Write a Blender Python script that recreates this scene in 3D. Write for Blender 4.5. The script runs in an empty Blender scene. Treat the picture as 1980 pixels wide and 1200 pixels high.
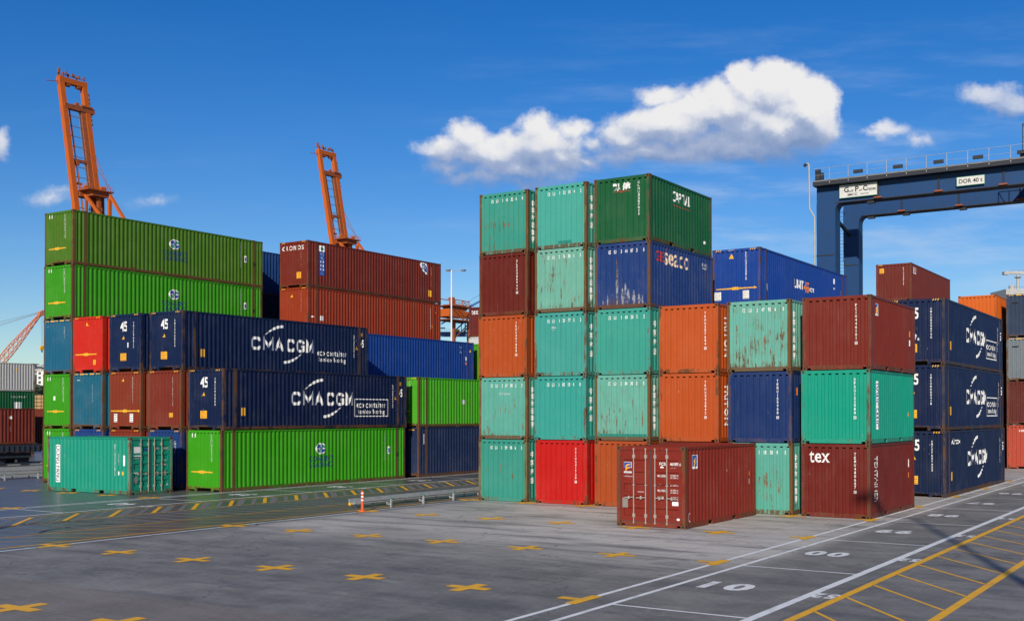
import bpy, bmesh, math, random
from mathutils import Vector, Matrix
random.seed(7)
sc = bpy.context.scene
C = sc.collection
PI = math.pi
R = math.radians

# ------------------------------------------------------------------ camera
YAW, PIT, ROL = 0.5801, 0.0107, -0.0008
F_PX, CY, CAMH = 2190.06, 777.23, 3.6276
fw = Vector((-math.sin(YAW)*math.cos(PIT), math.cos(YAW)*math.cos(PIT), math.sin(PIT)))
rt = Vector((math.cos(YAW), math.sin(YAW), 0))
up = rt.cross(fw)
r2 = rt*math.cos(ROL)+up*math.sin(ROL)
u2 = -rt*math.sin(ROL)+up*math.cos(ROL)
cam_d = bpy.data.cameras.new('camera')
cam = bpy.data.objects.new('camera', cam_d); C.objects.link(cam)
m = Matrix((r2, u2, -fw)).transposed().to_4x4()
m.translation = Vector((0, 0, CAMH))
cam.matrix_world = m
cam_d.sensor_width = 36.0
cam_d.lens = F_PX/1980*36
cam_d.shift_y = (CY-600)/1980
cam_d.clip_start = 0.2
cam_d.clip_end = 20000
sc.camera = cam
sc.view_settings.view_transform = 'Standard'
sc.view_settings.look = 'None'
sc.view_settings.gamma = 1
sc.view_settings.exposure = -0.10

# ------------------------------------------------------------------ sun and sky
SUN_EL, SUN_AZ = R(24), math.atan2(0.375, -0.927)
to_sun = Vector((math.sin(SUN_AZ)*math.cos(SUN_EL), math.cos(SUN_AZ)*math.cos(SUN_EL), math.sin(SUN_EL)))
sd = bpy.data.lights.new('sun', 'SUN'); sd.energy = 4.85; sd.angle = R(0.53); sd.color = (1.0, 0.92, 0.79)
so = bpy.data.objects.new('sun', sd); C.objects.link(so)
so.rotation_euler = to_sun.to_track_quat('Z', 'Y').to_euler()
so.location = (20, -40, 60)

world = bpy.data.worlds.new('World'); sc.world = world; world.use_nodes = True
wt = world.node_tree; wt.nodes.clear()


class NT:
    """tiny node helper"""
    def __init__(s, tree): s.t = tree; s.L = tree.links
    def n(s, typ, **kw):
        nd = s.t.nodes.new(typ)
        for k, v in kw.items():
            if k == 'inp':
                for i, val in v.items():
                    if hasattr(val, 'node'): s.L.new(val, nd.inputs[i])
                    else: nd.inputs[i].default_value = val
            else: setattr(nd, k, v)
        return nd
    def math(s, op, a, b=0.0, c=0.0, clamp=False):
        nd = s.n('ShaderNodeMath', operation=op, use_clamp=clamp, inp={0: a, 1: b, 2: c}); return nd.outputs[0]
    def vm(s, op, a, b=(0, 0, 0)):
        nd = s.n('ShaderNodeVectorMath', operation=op, inp={0: a})
        if op == 'SCALE':
            nd.inputs[3].default_value = b
        elif op not in ('LENGTH', 'NORMALIZE'):
            if hasattr(b, 'node'): s.L.new(b, nd.inputs[1])
            else: nd.inputs[1].default_value = b
        return nd.outputs[1] if op in ('LENGTH', 'DOT_PRODUCT') else nd.outputs[0]
    def noise(s, vec, scale, detail=4, rough=0.55, out=0):
        nd = s.n('ShaderNodeTexNoise', inp={'Scale': scale, 'Detail': detail, 'Roughness': rough})
        if vec is not None: s.L.new(vec, nd.inputs['Vector'])
        return nd.outputs[out]
    def ss(s, v, a, b, x=0.0, y=1.0):
        nd = s.n('ShaderNodeMapRange', interpolation_type='SMOOTHSTEP', inp={0: v, 1: a, 2: b, 3: x, 4: y}); return nd.outputs[0]
    def mix(s, f, a, b, typ='MIX'):
        nd = s.n('ShaderNodeMix', data_type='RGBA', blend_type=typ, clamp_result=False)
        for i, val in ((0, f), (6, a), (7, b)):
            if hasattr(val, 'node'): s.L.new(val, nd.inputs[i])
            else: nd.inputs[i].default_value = val if i == 0 else (val if len(val) == 4 else (*val, 1))
        return nd.outputs[2]


def cloud_group():
    g = bpy.data.node_groups.new('cloud_density', 'ShaderNodeTree')
    g.interface.new_socket('P', in_out='INPUT', socket_type='NodeSocketVector')
    g.interface.new_socket('D', in_out='OUTPUT', socket_type='NodeSocketFloat')
    t = NT(g); gi = t.n('NodeGroupInput'); go = t.n('NodeGroupOutput'); P = gi.outputs[0]
    n1 = t.noise(P, 24, 8, 0.58, out=1)
    w = t.vm('SCALE', t.vm('SUBTRACT', n1, (0.5, 0.5, 0.5)), 0.034)
    n0 = t.noise(P, 75, 4, 0.6, out=1)
    w = t.vm('ADD', w, t.vm('SCALE', t.vm('SUBTRACT', n0, (0.5, 0.5, 0.5)), 0.006))
    Q = t.vm('ADD', P, w)
    B = [(1442, 165, 52, 52), (1500, 165, 75, 58), (1565, 205, 72, 68), (1400, 210, 90, 52), (1290, 240, 120, 46), (1210, 258, 66, 32),
         (1280, 187, 58, 26), (1500, 245, 130, 58), (1585, 230, 48, 62), (1420, 282, 190, 32), (1250, 288, 110, 26), (1330, 215, 60, 35),
         (905, 262, 48, 32), (865, 288, 66, 30), (960, 290, 86, 46), (1042, 254, 42, 36), (1045, 290, 92, 48), (1105, 250, 40, 26),
         (1000, 322, 130, 32), (1095, 312, 48, 36), (940, 340, 70, 20), (1020, 348, 70, 14), (835, 290, 38, 22), (1150, 282, 36, 18),
         (92, 383, 56, 19), (112, 372, 30, 14), (302, 386, 36, 11), (1728, 250, 34, 17), (1775, 273, 28, 17), (1912, 187, 58, 24), (1960, 203, 56, 26),
         (1300, 296, 170, 24), (1460, 298, 130, 22), (1190, 298, 70, 18), (950, 343, 100, 22), (1080, 330, 60, 26), (860, 315, 60, 22), (1010, 352, 90, 18), (900, 340, 60, 20), (1130, 312, 50, 20), (-12, 274, 34, 26), (1700, 262, 26, 10), (1800, 275, 18, 9)]
    cur = None
    for (u, v, ru, rv) in B:
        c = ((u-990)/2190, (800-v)/2190, 0)
        d = t.vm('LENGTH', t.vm('MULTIPLY', t.vm('SUBTRACT', Q, c), (2190/ru, 2190/rv, 0)))
        # distance to the edge of the puff, in units of a 40 px puff
        d = t.math('MULTIPLY', t.math('SUBTRACT', 1.0, d), min(ru, rv)/40.0)
        cur = d if cur is None else t.n('ShaderNodeMath', operation='SMOOTH_MAX', inp={0: cur, 1: d, 2: 0.22}).outputs[0]
    n2 = t.noise(P, 42, 9, 0.66)
    n3 = t.noise(P, 150, 5, 0.6)
    D = t.math('ADD', cur, t.math('MULTIPLY', t.math('SUBTRACT', n2, 0.5), 0.80))
    D = t.math('ADD', D, t.math('MULTIPLY', t.math('SUBTRACT', n3, 0.5), 0.12))
    t.L.new(D, go.inputs[0])
    return g


def build_world():
    t = NT(wt)
    sky = t.n('ShaderNodeTexSky', sky_type='NISHITA', sun_disc=False, sun_elevation=SUN_EL, sun_rotation=SUN_AZ,
              altitude=200, air_density=1.0, dust_density=0.35, ozone_density=4.0)
    tc = t.n('ShaderNodeTexCoord')
    g = tc.outputs['Generated']
    skyc = t.n('ShaderNodeHueSaturation', inp={0: 0.513, 1: 1.35, 2: 1.38, 4: sky.outputs[0]}).outputs[0]
    bg = t.n('ShaderNodeBackground', inp={0: skyc, 1: 0.080})
    F = (-math.sin(YAW), math.cos(YAW), 0); RR = (math.cos(YAW), math.sin(YAW), 0)
    f = t.math('MAXIMUM', t.vm('DOT_PRODUCT', g, F), 0.05)
    a = t.math('DIVIDE', t.vm('DOT_PRODUCT', g, RR), f)
    b = t.math('DIVIDE', t.vm('DOT_PRODUCT', g, (0, 0, 1)), f)
    P = t.n('ShaderNodeCombineXYZ', inp={0: a, 1: b}).outputs[0]
    grp = cloud_group()
    g1 = t.n('ShaderNodeGroup', node_tree=grp, inp={0: P})
    g2 = t.n('ShaderNodeGroup', node_tree=grp, inp={0: t.vm('ADD', P, (0.004, 0.0085, 0))})
    g3 = t.n('ShaderNodeGroup', node_tree=grp, inp={0: t.vm('ADD', P, (0.006, 0.034, 0))})
    D1, D2, D3 = g1.outputs[0], g2.outputs[0], g3.outputs[0]
    front = t.ss(t.vm('DOT_PRODUCT', g, F), 0.2, 0.4)
    soft = t.ss(b, 0.245, 0.205, 0.44, 0.66)
    am = t.n('ShaderNodeMapRange', interpolation_type='SMOOTHSTEP', inp={0: D1, 1: -0.14, 2: soft, 3: 0.0, 4: 1.0}).outputs[0]
    alpha = t.math('MULTIPLY', t.math('MULTIPLY', am, t.ss(b, 0.245, 0.19, 1.0, 0.9)), t.math('MULTIPLY', front, t.math('MULTIPLY', t.ss(a, 0.31, 0.36, 1.0, 0.72), t.ss(a, -0.28, -0.24, 0.8, 1.0))))
    lit = t.math('SUBTRACT', D1, D2)
    lit2 = t.math('SUBTRACT', D1, D3)
    L = t.math('ADD', 0.62, t.math('ADD', t.math('MULTIPLY', lit, 0.42), t.math('MULTIPLY', lit2, 0.30)))
    L = t.math('SUBTRACT', L, t.ss(b, 0.272, 0.222, 0.0, 0.36))
    L = t.math('SUBTRACT', L, t.ss(a, 0.36, 0.44, 0.0, 0.50))
    L = t.math('MINIMUM', t.math('MAXIMUM', L, 0.0), 1.0)
    cc = t.n('ShaderNodeValToRGB', inp={0: L})
    cr = cc.color_ramp; cr.elements[0].position = 0.0; cr.elements[0].color = (0.22, 0.33, 0.58, 1)
    cr.elements[1].position = 1.0; cr.elements[1].color = (0.93, 0.92, 0.93, 1)
    e = cr.elements.new(0.45); e.color = (0.42, 0.50, 0.70, 1)
    e = cr.elements.new(0.72); e.color = (0.76, 0.79, 0.87, 1)
    bc = t.n('ShaderNodeBackground', inp={0: cc.outputs[0], 1: 0.98})
    # thin high streaks
    st = t.noise(t.vm('MULTIPLY', P, (5.0, 26.0, 1)), 1.0, 5, 0.55)
    rotp = t.n('ShaderNodeMapping', inp={0: P}); rotp.inputs[2].default_value = (0, 0, R(-14)); rotp.inputs[3].default_value = (6, 34, 1)
    st = t.noise(rotp.outputs[0], 1.0, 6, 0.6)
    low = t.math('MULTIPLY', t.ss(b, 0.40, 0.16), t.ss(a, -0.15, 0.25, 0.07, 1.0))
    sa = t.math('MULTIPLY', t.math('MULTIPLY', t.ss(st, 0.44, 0.76), low), 0.50)
    bs = t.n('ShaderNodeBackground', inp={0: (0.55, 0.68, 0.88, 1), 1: 1.0})
    m1 = t.n('ShaderNodeMixShader', inp={0: sa, 1: bg.outputs[0], 2: bs.outputs[0]})
    m2 = t.n('ShaderNodeMixShader', inp={0: alpha, 1: m1.outputs[0], 2: bc.outputs[0]})
    out = t.n('ShaderNodeOutputWorld'); t.L.new(m2.outputs[0], out.inputs[0])
    world.cycles.sampling_method = 'MANUAL'; world.cycles.sample_map_resolution = 512


build_world()

# ------------------------------------------------------------------ materials
def new_mat(name):
    mt = bpy.data.materials.new(name); mt.use_nodes = True; mt.node_tree.nodes.clear()
    return mt, NT(mt.node_tree)


def finish(t, col, rough, bump=None, bstr=0.2, bdist=0.02, spec=0.5, metal=0.0):
    p = t.n('ShaderNodeBsdfPrincipled')
    for k, v in (('Base Color', col), ('Roughness', rough), ('Specular IOR Level', spec), ('Metallic', metal)):
        if hasattr(v, 'node'): t.L.new(v, p.inputs[k])
        else: p.inputs[k].default_value = (*v, 1) if k == 'Base Color' and len(v) == 3 else v
    if bump is not None:
        b = t.n('ShaderNodeBump', inp={'Strength': bstr, 'Distance': bdist, 'Height': bump}); t.L.new(b.outputs[0], p.inputs['Normal'])
    o = t.n('ShaderNodeOutputMaterial'); t.L.new(p.outputs[0], o.inputs[0])


def paint_mat(name, rust_bias=0.0, edge=True):
    """painted corrugated steel: colour and rust amount come from each object's own colour"""
    mt, t = new_mat(name)
    oi = t.n('ShaderNodeObjectInfo'); col, rust = oi.outputs['Color'], oi.outputs['Alpha']
    pos = t.n('ShaderNodeNewGeometry').outputs['Position']
    obj = t.n('ShaderNodeTexCoord').outputs['Object']
    z = t.n('ShaderNodeSeparateXYZ', inp={0: obj}).outputs[2]
    if rust_bias: rust = t.math('ADD', rust, rust_bias)
    # sun-faded, chalky areas
    fade = t.noise(pos, 0.9, 6, 0.6)
    lightc = t.mix(0.14, t.mix(0.0, t.vm('SCALE', col, 1.25), col), (0.36, 0.33, 0.28))
    c = t.mix(t.math('MULTIPLY', t.ss(fade, 0.40, 0.75), t.math('ADD', 0.10, t.math('MULTIPLY', rust, 0.55))), col, lightc)
    # vertical run marks
    vs = t.vm('MULTIPLY', pos, (7.0, 7.0, 0.55))
    run = t.noise(vs, 1.0, 5, 0.65)
    c = t.mix(t.math('MULTIPLY', t.ss(run, 0.52, 0.72), 0.22), c, t.mix(0.55, c, (0.05, 0.04, 0.03)))
    c = t.mix(t.math('MULTIPLY', t.ss(t.noise(vs, 1.7, 3, 0.5), 0.60, 0.75), 0.30), c, t.mix(0.10, c, (0.6, 0.58, 0.52)))
    # rust patches and streaks
    patch = t.noise(pos, 2.2, 8, 0.68)
    streak = t.noise(t.vm('MULTIPLY', pos, (11.0, 11.0, 1.3)), 1.0, 6, 0.7)
    big = t.noise(pos, 0.55, 2, 0.5)
    r = t.math('ADD', t.math('MULTIPLY', patch, 0.36), t.math('MULTIPLY', streak, 0.64))
    r = t.math('ADD', r, t.math('MULTIPLY', t.math('SUBTRACT', big, 0.5), 0.30))
    if edge:
        r = t.math('ADD', r, t.ss(z, 0.55, 0.10, 0.0, 0.075))
    thr = t.math('SUBTRACT', 0.775, t.math('MULTIPLY', rust, 0.32))
    k = t.ss(t.math('SUBTRACT', r, thr), -0.015, 0.05)
    rc = t.mix(t.noise(pos, 9, 5, 0.6), (0.125, 0.041, 0.017), (0.030, 0.015, 0.009))
    c = t.mix(t.math('MULTIPLY', k, 0.88), c, rc)
    halo = t.math('MULTIPLY', t.ss(t.math('SUBTRACT', r, thr), -0.10, 0.0), t.math('MULTIPLY', rust, 0.55))
    c = t.mix(halo, c, t.mix(0.6, c, (0.19, 0.105, 0.04)))
    # scuffs through to primer
    sc1 = t.noise(t.vm('MULTIPLY', pos, (16, 16, 5)), 1.0, 3, 0.5)
    sc2 = t.noise(pos, 1.3, 3, 0.5)
    c = t.mix(t.math('MULTIPLY', t.ss(sc1, 0.70, 0.76), t.math('MULTIPLY', t.ss(sc2, 0.50, 0.66), 0.6)), c, t.mix(0.65, c, (0.55, 0.5, 0.45)))
    rough = t.math('ADD', 0.46, t.math('MULTIPLY', k, 0.40))
    rough = t.math('ADD', rough, t.math('MULTIPLY', fade, 0.12))
    bump = t.math('ADD', t.math('MULTIPLY', t.noise(pos, 1.6, 3, 0.5), 1.0), t.math('MULTIPLY', k, 0.06))
    finish(t, c, rough, bump, 0.35, 0.03, spec=0.22)
    return mt


def plain(name, col, rough=0.6, var=0.25, scale=3.0, metal=0.0, dirt=(0.05, 0.04, 0.03), spec=0.4, bstr=0.0):
    mt, t = new_mat(name)
    pos = t.n('ShaderNodeNewGeometry').outputs['Position']
    n = t.noise(pos, scale, 6, 0.62)
    c = t.mix(t.ss(n, 0.42, 0.78, 0.0, var), col, dirt)
    finish(t, c, t.math('ADD', rough, t.math('MULTIPLY', n, 0.12)), n if bstr else None, bstr, 0.02, spec, metal)
    return mt


M = {}
M['panel'] = paint_mat('corrugated_paint')
M['frame'] = paint_mat('frame_paint', 0.28)
M['cast'] = paint_mat('casting_paint', 0.45, edge=False)
M['flat'] = paint_mat('steel_paint', 0.0, edge=False)
M['white'] = plain('white_lettering', (0.80, 0.79, 0.76), 0.6, 0.35, 14)
M['faded'] = plain('faded_white_lettering', (0.55, 0.56, 0.54), 0.65, 0.5, 18)
M['cream'] = plain('cream_lettering', (0.72, 0.55, 0.40), 0.65, 0.4, 12)
M['yellow'] = plain('yellow_sticker', (0.80, 0.42, 0.02), 0.55, 0.4, 16)
M['orange'] = plain('orange_lettering', (0.75, 0.20, 0.02), 0.6, 0.3, 12)
M['red'] = plain('red_lettering', (0.42, 0.03, 0.015), 0.6, 0.3, 12)
M['blue'] = plain('blue_lettering', (0.012, 0.06, 0.30), 0.6, 0.3, 12)
M['navy'] = plain('navy_lettering', (0.01, 0.045, 0.14), 0.7, 0.3, 12)
M['black'] = plain('black_lettering', (0.02, 0.02, 0.022), 0.6, 0.2, 12)
M['dark'] = plain('dark_recess', (0.012, 0.011, 0.010), 0.9, 0.1)
M['grey'] = plain('grey_sticker', (0.22, 0.20, 0.18), 0.7, 0.3, 30)
M['gasket'] = plain('rubber_gasket', (0.05, 0.055, 0.05), 0.8, 0.3)
M['rod'] = plain('galvanised_rod', (0.34, 0.295, 0.25), 0.5, 0.5, 9, 0.0, (0.20, 0.10, 0.05))
M['steel'] = plain('galvanised_steel', (0.33, 0.35, 0.36), 0.5, 0.35, 5)
M['lamp'] = plain('lamp_pole_paint', (0.68, 0.70, 0.70), 0.5, 0.15, 5)
M['whitepaint'] = plain('white_steel', (0.62, 0.61, 0.57), 0.5, 0.25, 4)
M['green_cap'] = plain('green_cap', (0.02, 0.22, 0.15), 0.6, 0.2)
M['bollard'] = plain('orange_plastic', (0.75, 0.09, 0.02), 0.5, 0.25, 20)
M['tyre'] = plain('rubber', (0.02, 0.02, 0.02), 0.85, 0.2)
M['crane_o'] = plain('orange_crane_paint', (0.47, 0.098, 0.012), 0.6, 0.38, 0.5, 0, (0.24, 0.045, 0.015), 0.25)
M['crane_dk'] = plain('dark_orange_crane_paint', (0.30, 0.075, 0.02), 0.65, 0.55, 1.0, 0, (0.06, 0.03, 0.02))
M['crane_g'] = plain('crane_machinery_grey', (0.16, 0.17, 0.18), 0.6, 0.4, 2)
M['rtg'] = plain('blue_gantry_paint', (0.009, 0.050, 0.150), 0.5, 0.4, 1.4, 0, (0.02, 0.035, 0.065), 0.25)
M['rtg_dk'] = plain('dark_gantry_steel', (0.018, 0.022, 0.032), 0.6, 0.4, 2)
M['stsb'] = plain('far_blue_crane_paint', (0.02, 0.09, 0.27), 0.55, 0.25, 1)
M['lattice'] = plain('faded_red_lattice_paint', (0.55, 0.17, 0.09), 0.6, 0.3, 1)
M['crane_w'] = plain('weathered_white_steel', (0.40, 0.40, 0.38), 0.6, 0.3, 2)
M['wagon'] = plain('blue_black_wagon_steel', (0.018, 0.028, 0.045), 0.7, 0.5, 3, 0, (0.05, 0.035, 0.02))
M['bldg'] = plain('pale_plaster', (0.46, 0.42, 0.37), 0.8, 0.4, 0.05)
M['bldgw'] = plain('white_plaster', (0.68, 0.66, 0.62), 0.8, 0.2, 0.05)
M['glass'] = plain('dark_window', (0.05, 0.065, 0.09), 0.3, 0.2, 1)
M['hill'] = plain('hill_scrub', (0.075, 0.085, 0.055), 0.9, 0.8, 0.03, 0, (0.16, 0.13, 0.10))
M['timber'] = plain('timber', (0.40, 0.25, 0.11), 0.8, 0.5, 3)


def ground_mat():
    mt, t = new_mat('yard_concrete')
    pos = t.n('ShaderNodeNewGeometry').outputs['Position']
    sx = t.n('ShaderNodeSeparateXYZ', inp={0: pos}); X, Y = sx.outputs[0], sx.outputs[1]
    large = t.noise(pos, 0.085, 5, 0.6)
    rubbed = t.noise(t.vm('MULTIPLY', pos, (0.16, 1.1, 1)), 1.0, 7, 0.62)   # wheel-worn streaks running across the lanes
    rubbed2 = t.noise(t.vm('MULTIPLY', pos, (0.5, 3.4, 1)), 1.0, 6, 0.6)
    med = t.noise(pos, 1.1, 8, 0.65)
    fine = t.noise(pos, 22, 6, 0.75)
    grit = t.noise(pos, 120, 3, 0.7)
    light, mid, dark = (0.60, 0.555, 0.49), (0.42, 0.388, 0.34), (0.125, 0.12, 0.115)
    c = t.mix(t.ss(large, 0.36, 0.62), mid, light)
    c = t.mix(t.math('MULTIPLY', t.ss(rubbed, 0.47, 0.68), 0.75), c, dark)
    c = t.mix(t.math('MULTIPLY', t.ss(rubbed2, 0.52, 0.70), 0.40), c, (0.16, 0.16, 0.165))
    c = t.mix(t.math('MULTIPLY', t.ss(rubbed2, 0.46, 0.30), 0.40), c, (0.66, 0.61, 0.54))
    c = t.mix(t.math('MULTIPLY', t.ss(med, 0.55, 0.75), 0.42), c, (0.20, 0.19, 0.175))
    # slabs: each lane strip has its own tone; the open yard is pale, the near strip and the traffic lanes dark asphalt
    zone = t.math('MULTIPLY', t.ss(Y, 21.5, 29.0), t.ss(X, -28.6, -26.5))
    zone = t.math('MULTIPLY', zone, t.ss(X, -9.6, -10.7))
    wob = t.math('MULTIPLY', t.math('SUBTRACT', t.noise(pos, 0.22, 4, 0.6), 0.5), 0.9)
    zone = t.math('MINIMUM', t.math('MAXIMUM', t.math('ADD', zone, wob), 0.0), 1.0)
    lane = t.mix(0.80, c, t.mix(t.ss(t.noise(pos, 0.7, 8, 0.7), 0.35, 0.7), (0.075, 0.071, 0.066), (0.185, 0.175, 0.16)))
    c = t.mix(t.math('SUBTRACT', 1.0, zone), c, lane)
    # blotches where rain and rubber have settled
    bl = t.noise(t.vm('MULTIPLY', pos, (0.30, 0.75, 1)), 1.0, 9, 0.72)
    c = t.mix(t.math('MULTIPLY', t.ss(bl, 0.52, 0.66), 0.55), c, (0.075, 0.078, 0.088))
    c = t.mix(t.math('MULTIPLY', t.ss(bl, 0.42, 0.30), 0.30), c, (0.52, 0.49, 0.44))
    # hairline cracks
    wv = t.vm('ADD', pos, t.vm('SCALE', t.noise(pos, 0.8, 4, 0.6, out=1), 1.6))
    ck = t.n('ShaderNodeTexVoronoi', feature='DISTANCE_TO_EDGE', inp={'Vector': wv, 'Scale': 0.16}).outputs['Distance']
    c = t.mix(t.math('MULTIPLY', t.ss(ck, 0.0035, 0.0012), 0.6), c, (0.03, 0.03, 0.03))
    # near strip of older, browner concrete
    near = t.ss(Y, 15.05, 14.95)
    c = t.mix(near, c, t.mix(0.55, c, (0.21, 0.17, 0.135)))
    # rust-tinted run-off by the stacks
    ro = t.math('MULTIPLY', t.ss(t.noise(pos, 0.9, 5, 0.6), 0.55, 0.75), t.ss(Y, 34.5, 38.5))
    c = t.mix(t.math('MULTIPLY', ro, 0.45), c, (0.34, 0.25, 0.16))
    # oil spots
    vo = t.n('ShaderNodeTexVoronoi', inp={'Vector': pos, 'Scale': 0.8}); vo.feature = 'F1'
    spot = t.ss(t.math('ADD', vo.outputs['Distance'], t.math('MULTIPLY', med, 0.1)), 0.16, 0.08)
    c = t.mix(t.math('MULTIPLY', spot, t.math('MULTIPLY', t.ss(large, 0.45, 0.6), 0.75)), c, (0.03, 0.03, 0.03))
    # slab joints
    def joint(v, per, off, w):
        fr = t.math('FRACT', t.math('DIVIDE', t.math('SUBTRACT', v, off), per))
        return t.math('LESS_THAN', t.math('ABSOLUTE', t.math('SUBTRACT', fr, 0.5)), w/per)
    wx = t.math('ADD', X, t.math('MULTIPLY', t.math('SUBTRACT', med, 0.5), 0.03)); wy = t.math('ADD', Y, t.math('MULTIPLY', t.math('SUBTRACT', med, 0.5), 0.03))
    j = t.math('MAXIMUM', joint(wx, 5.62, 1.4, 0.012), joint(wy, 4.4, 1.75, 0.012))
    c = t.mix(t.math('MULTIPLY', j, 0.55), c, (0.03, 0.03, 0.03))
    c = t.mix(t.math('MULTIPLY', t.ss(grit, 0.5, 0.72), 0.42), c, (0.52, 0.50, 0.45))
    mot = t.noise(pos, 5.5, 7, 0.75)
    c = t.mix(t.math('MULTIPLY', t.ss(mot, 0.52, 0.70), 0.38), c, (0.06, 0.058, 0.056))
    c = t.mix(t.math('MULTIPLY', t.ss(mot, 0.46, 0.30), 0.25), c, (0.50, 0.48, 0.44))
    c = t.mix(t.math('MULTIPLY', t.ss(fine, 0.5, 0.72), 0.48), c, (0.05, 0.05, 0.05))
    # the traffic lane and the left yard are polished by tyres: much smoother
    pol = t.ss(X, -27.2, -28.3)
    pol2 = t.math('MULTIPLY', t.ss(t.noise(pos, 0.13, 3, 0.5), 0.45, 0.6), t.ss(X, -21, -27))
    ra = t.math('SUBTRACT', 0.72, t.math('MULTIPLY', t.math('MAXIMUM', pol, t.math('MULTIPLY', pol2, 0.6)), 0.37))
    ra = t.math('ADD', ra, t.math('MULTIPLY', t.math('SUBTRACT', med, 0.5), 0.20))
    c = t.mix(t.math('MULTIPLY', pol, 0.62), c, (0.055, 0.056, 0.058))
    h = t.math('ADD', t.math('MULTIPLY', fine, 0.5), t.math('MULTIPLY', grit, 0.5))
    bs = t.math('SUBTRACT', 0.30, t.math('MULTIPLY', pol, 0.25))
    p = t.n('ShaderNodeBsdfPrincipled', inp={'Base Color': c, 'Roughness': ra, 'Specular IOR Level': 0.5})
    b = t.n('ShaderNodeBump', inp={'Strength': bs, 'Distance': 0.006, 'Height': h}); t.L.new(b.outputs[0], p.inputs['Normal'])
    o = t.n('ShaderNodeOutputMaterial'); t.L.new(p.outputs[0], o.inputs[0])
    return mt


def road_paint(name, col, wear=0.5, rough=0.55):
    """paint on the ground, worn through to the concrete in places (alpha)"""
    mt, t = new_mat(name)
    pos = t.n('ShaderNodeNewGeometry').outputs['Position']
    n = t.noise(pos, 5, 8, 0.72); n2 = t.noise(pos, 0.5, 3, 0.5)
    k = t.math('ADD', t.math('MULTIPLY', n, 0.75), t.math('MULTIPLY', n2, 0.35))
    c = t.mix(t.ss(t.noise(pos, 2.0, 5, 0.6), 0.45, 0.8, 0.0, 0.45), col, (0.16, 0.14, 0.11))
    p = t.n('ShaderNodeBsdfPrincipled', inp={'Base Color': c, 'Roughness': rough, 'Specular IOR Level': 0.4})
    tr = t.n('ShaderNodeBsdfTransparent')
    a = t.ss(k, 0.80-wear*0.25, 0.86-wear*0.25, 1.0, 0.12)
    mx = t.n('ShaderNodeMixShader', inp={0: a, 1: tr.outputs[0], 2: p.outputs[0]})
    o = t.n('ShaderNodeOutputMaterial'); t.L.new(mx.outputs[0], o.inputs[0])
    return mt


M['ground'] = ground_mat()
M['rwhite'] = road_paint('white_road_paint', (0.86, 0.86, 0.83), 0.18)
M['ryellow'] = road_paint('yellow_road_paint', (0.93, 0.47, 0.012), 0.34)
M['rold'] = road_paint('old_yellow_road_paint', (0.70, 0.37, 0.03), 0.45)
M['rgrey'] = road_paint('worn_off_paint', (0.17, 0.165, 0.155), 0.7, 0.8)
M['skid'] = road_paint('tyre_rubber_mark', (0.018, 0.018, 0.02), 0.95, 0.7)

# ------------------------------------------------------------------ mesh helpers
class MB:
    def __init__(s): s.v = []; s.f = []; s.mi = []; s.sm = []
    def add(s, vs, fs, mi=0, sm=False):
        o = len(s.v); s.v += [tuple(v) for v in vs]; s.f += [tuple(i+o for i in f) for f in fs]
        s.mi += [mi]*len(fs); s.sm += [sm]*len(fs); return s
    def box(s, a, b, mi=0):
        x0, y0, z0 = a; x1, y1, z1 = b
        return s.add([(x0, y0, z0), (x1, y0, z0), (x1, y1, z0), (x0, y1, z0), (x0, y0, z1), (x1, y0, z1), (x1, y1, z1), (x0, y1, z1)],
                     [(0, 3, 2, 1), (4, 5, 6, 7), (0, 1, 5, 4), (1, 2, 6, 5), (2, 3, 7, 6), (3, 0, 4, 7)], mi)
    def cbox(s, c, d, mi=0):
        return s.box([c[i]-d[i]/2 for i in range(3)], [c[i]+d[i]/2 for i in range(3)], mi)
    def beam(s, p, q, w, h, mi=0, upv=(0, 0, 1)):
        p, q = Vector(p), Vector(q); d = (q-p).normalized(); u = Vector(upv)
        if abs(d.dot(u)) > 0.98: u = Vector((1, 0, 0))
        sd_ = d.cross(u).normalized(); u = sd_.cross(d)
        vs = []
        for e in (p, q):
            for a, b in ((-1, -1), (1, -1), (1, 1), (-1, 1)): vs.append(e+sd_*a*w/2+u*b*h/2)
        return s.add(vs, [(0, 3, 2, 1), (4, 5, 6, 7), (0, 1, 5, 4), (1, 2, 6, 5), (2, 3, 7, 6), (3, 0, 4, 7)], mi)
    def tube(s, p, q, r, n=8, mi=0, r1=None, cap=True):
        p, q = Vector(p), Vector(q); d = (q-p).normalized(); u = Vector((0, 0, 1)) if abs(d.z) < 0.95 else Vector((1, 0, 0))
        a = d.cross(u).normalized(); b = a.cross(d); r1 = r if r1 is None else r1
        vs = []
        for e, rr in ((p, r), (q, r1)):
            for i in range(n): vs.append(e+a*rr*math.cos(2*PI*i/n)+b*rr*math.sin(2*PI*i/n))
        s.add(vs, [((i+1) % n, i, i+n, (i+1) % n+n) for i in range(n)], mi, True)
        if cap: s.add([vs[i] for i in range(n)], [tuple(range(n))], mi); s.add([vs[i+n] for i in range(n)], [tuple(reversed(range(n)))], mi)
        return s
    def path(s, pts, r, n=8, mi=0):
        for a, b in zip(pts, pts[1:]): s.tube(a, b, r, n, mi)
        return s
    def quad(s, a, b, c, d, mi=0): return s.add([a, b, c, d], [(0, 1, 2, 3)], mi)
    def mesh(s, name, mats):
        me = bpy.data.meshes.new(name); me.from_pydata(s.v, [], s.f)
        for mt in mats: me.materials.append(M[mt] if isinstance(mt, str) else mt)
        me.polygons.foreach_set('material_index', s.mi); me.polygons.foreach_set('use_smooth', s.sm)
        me.update(); return me


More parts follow.
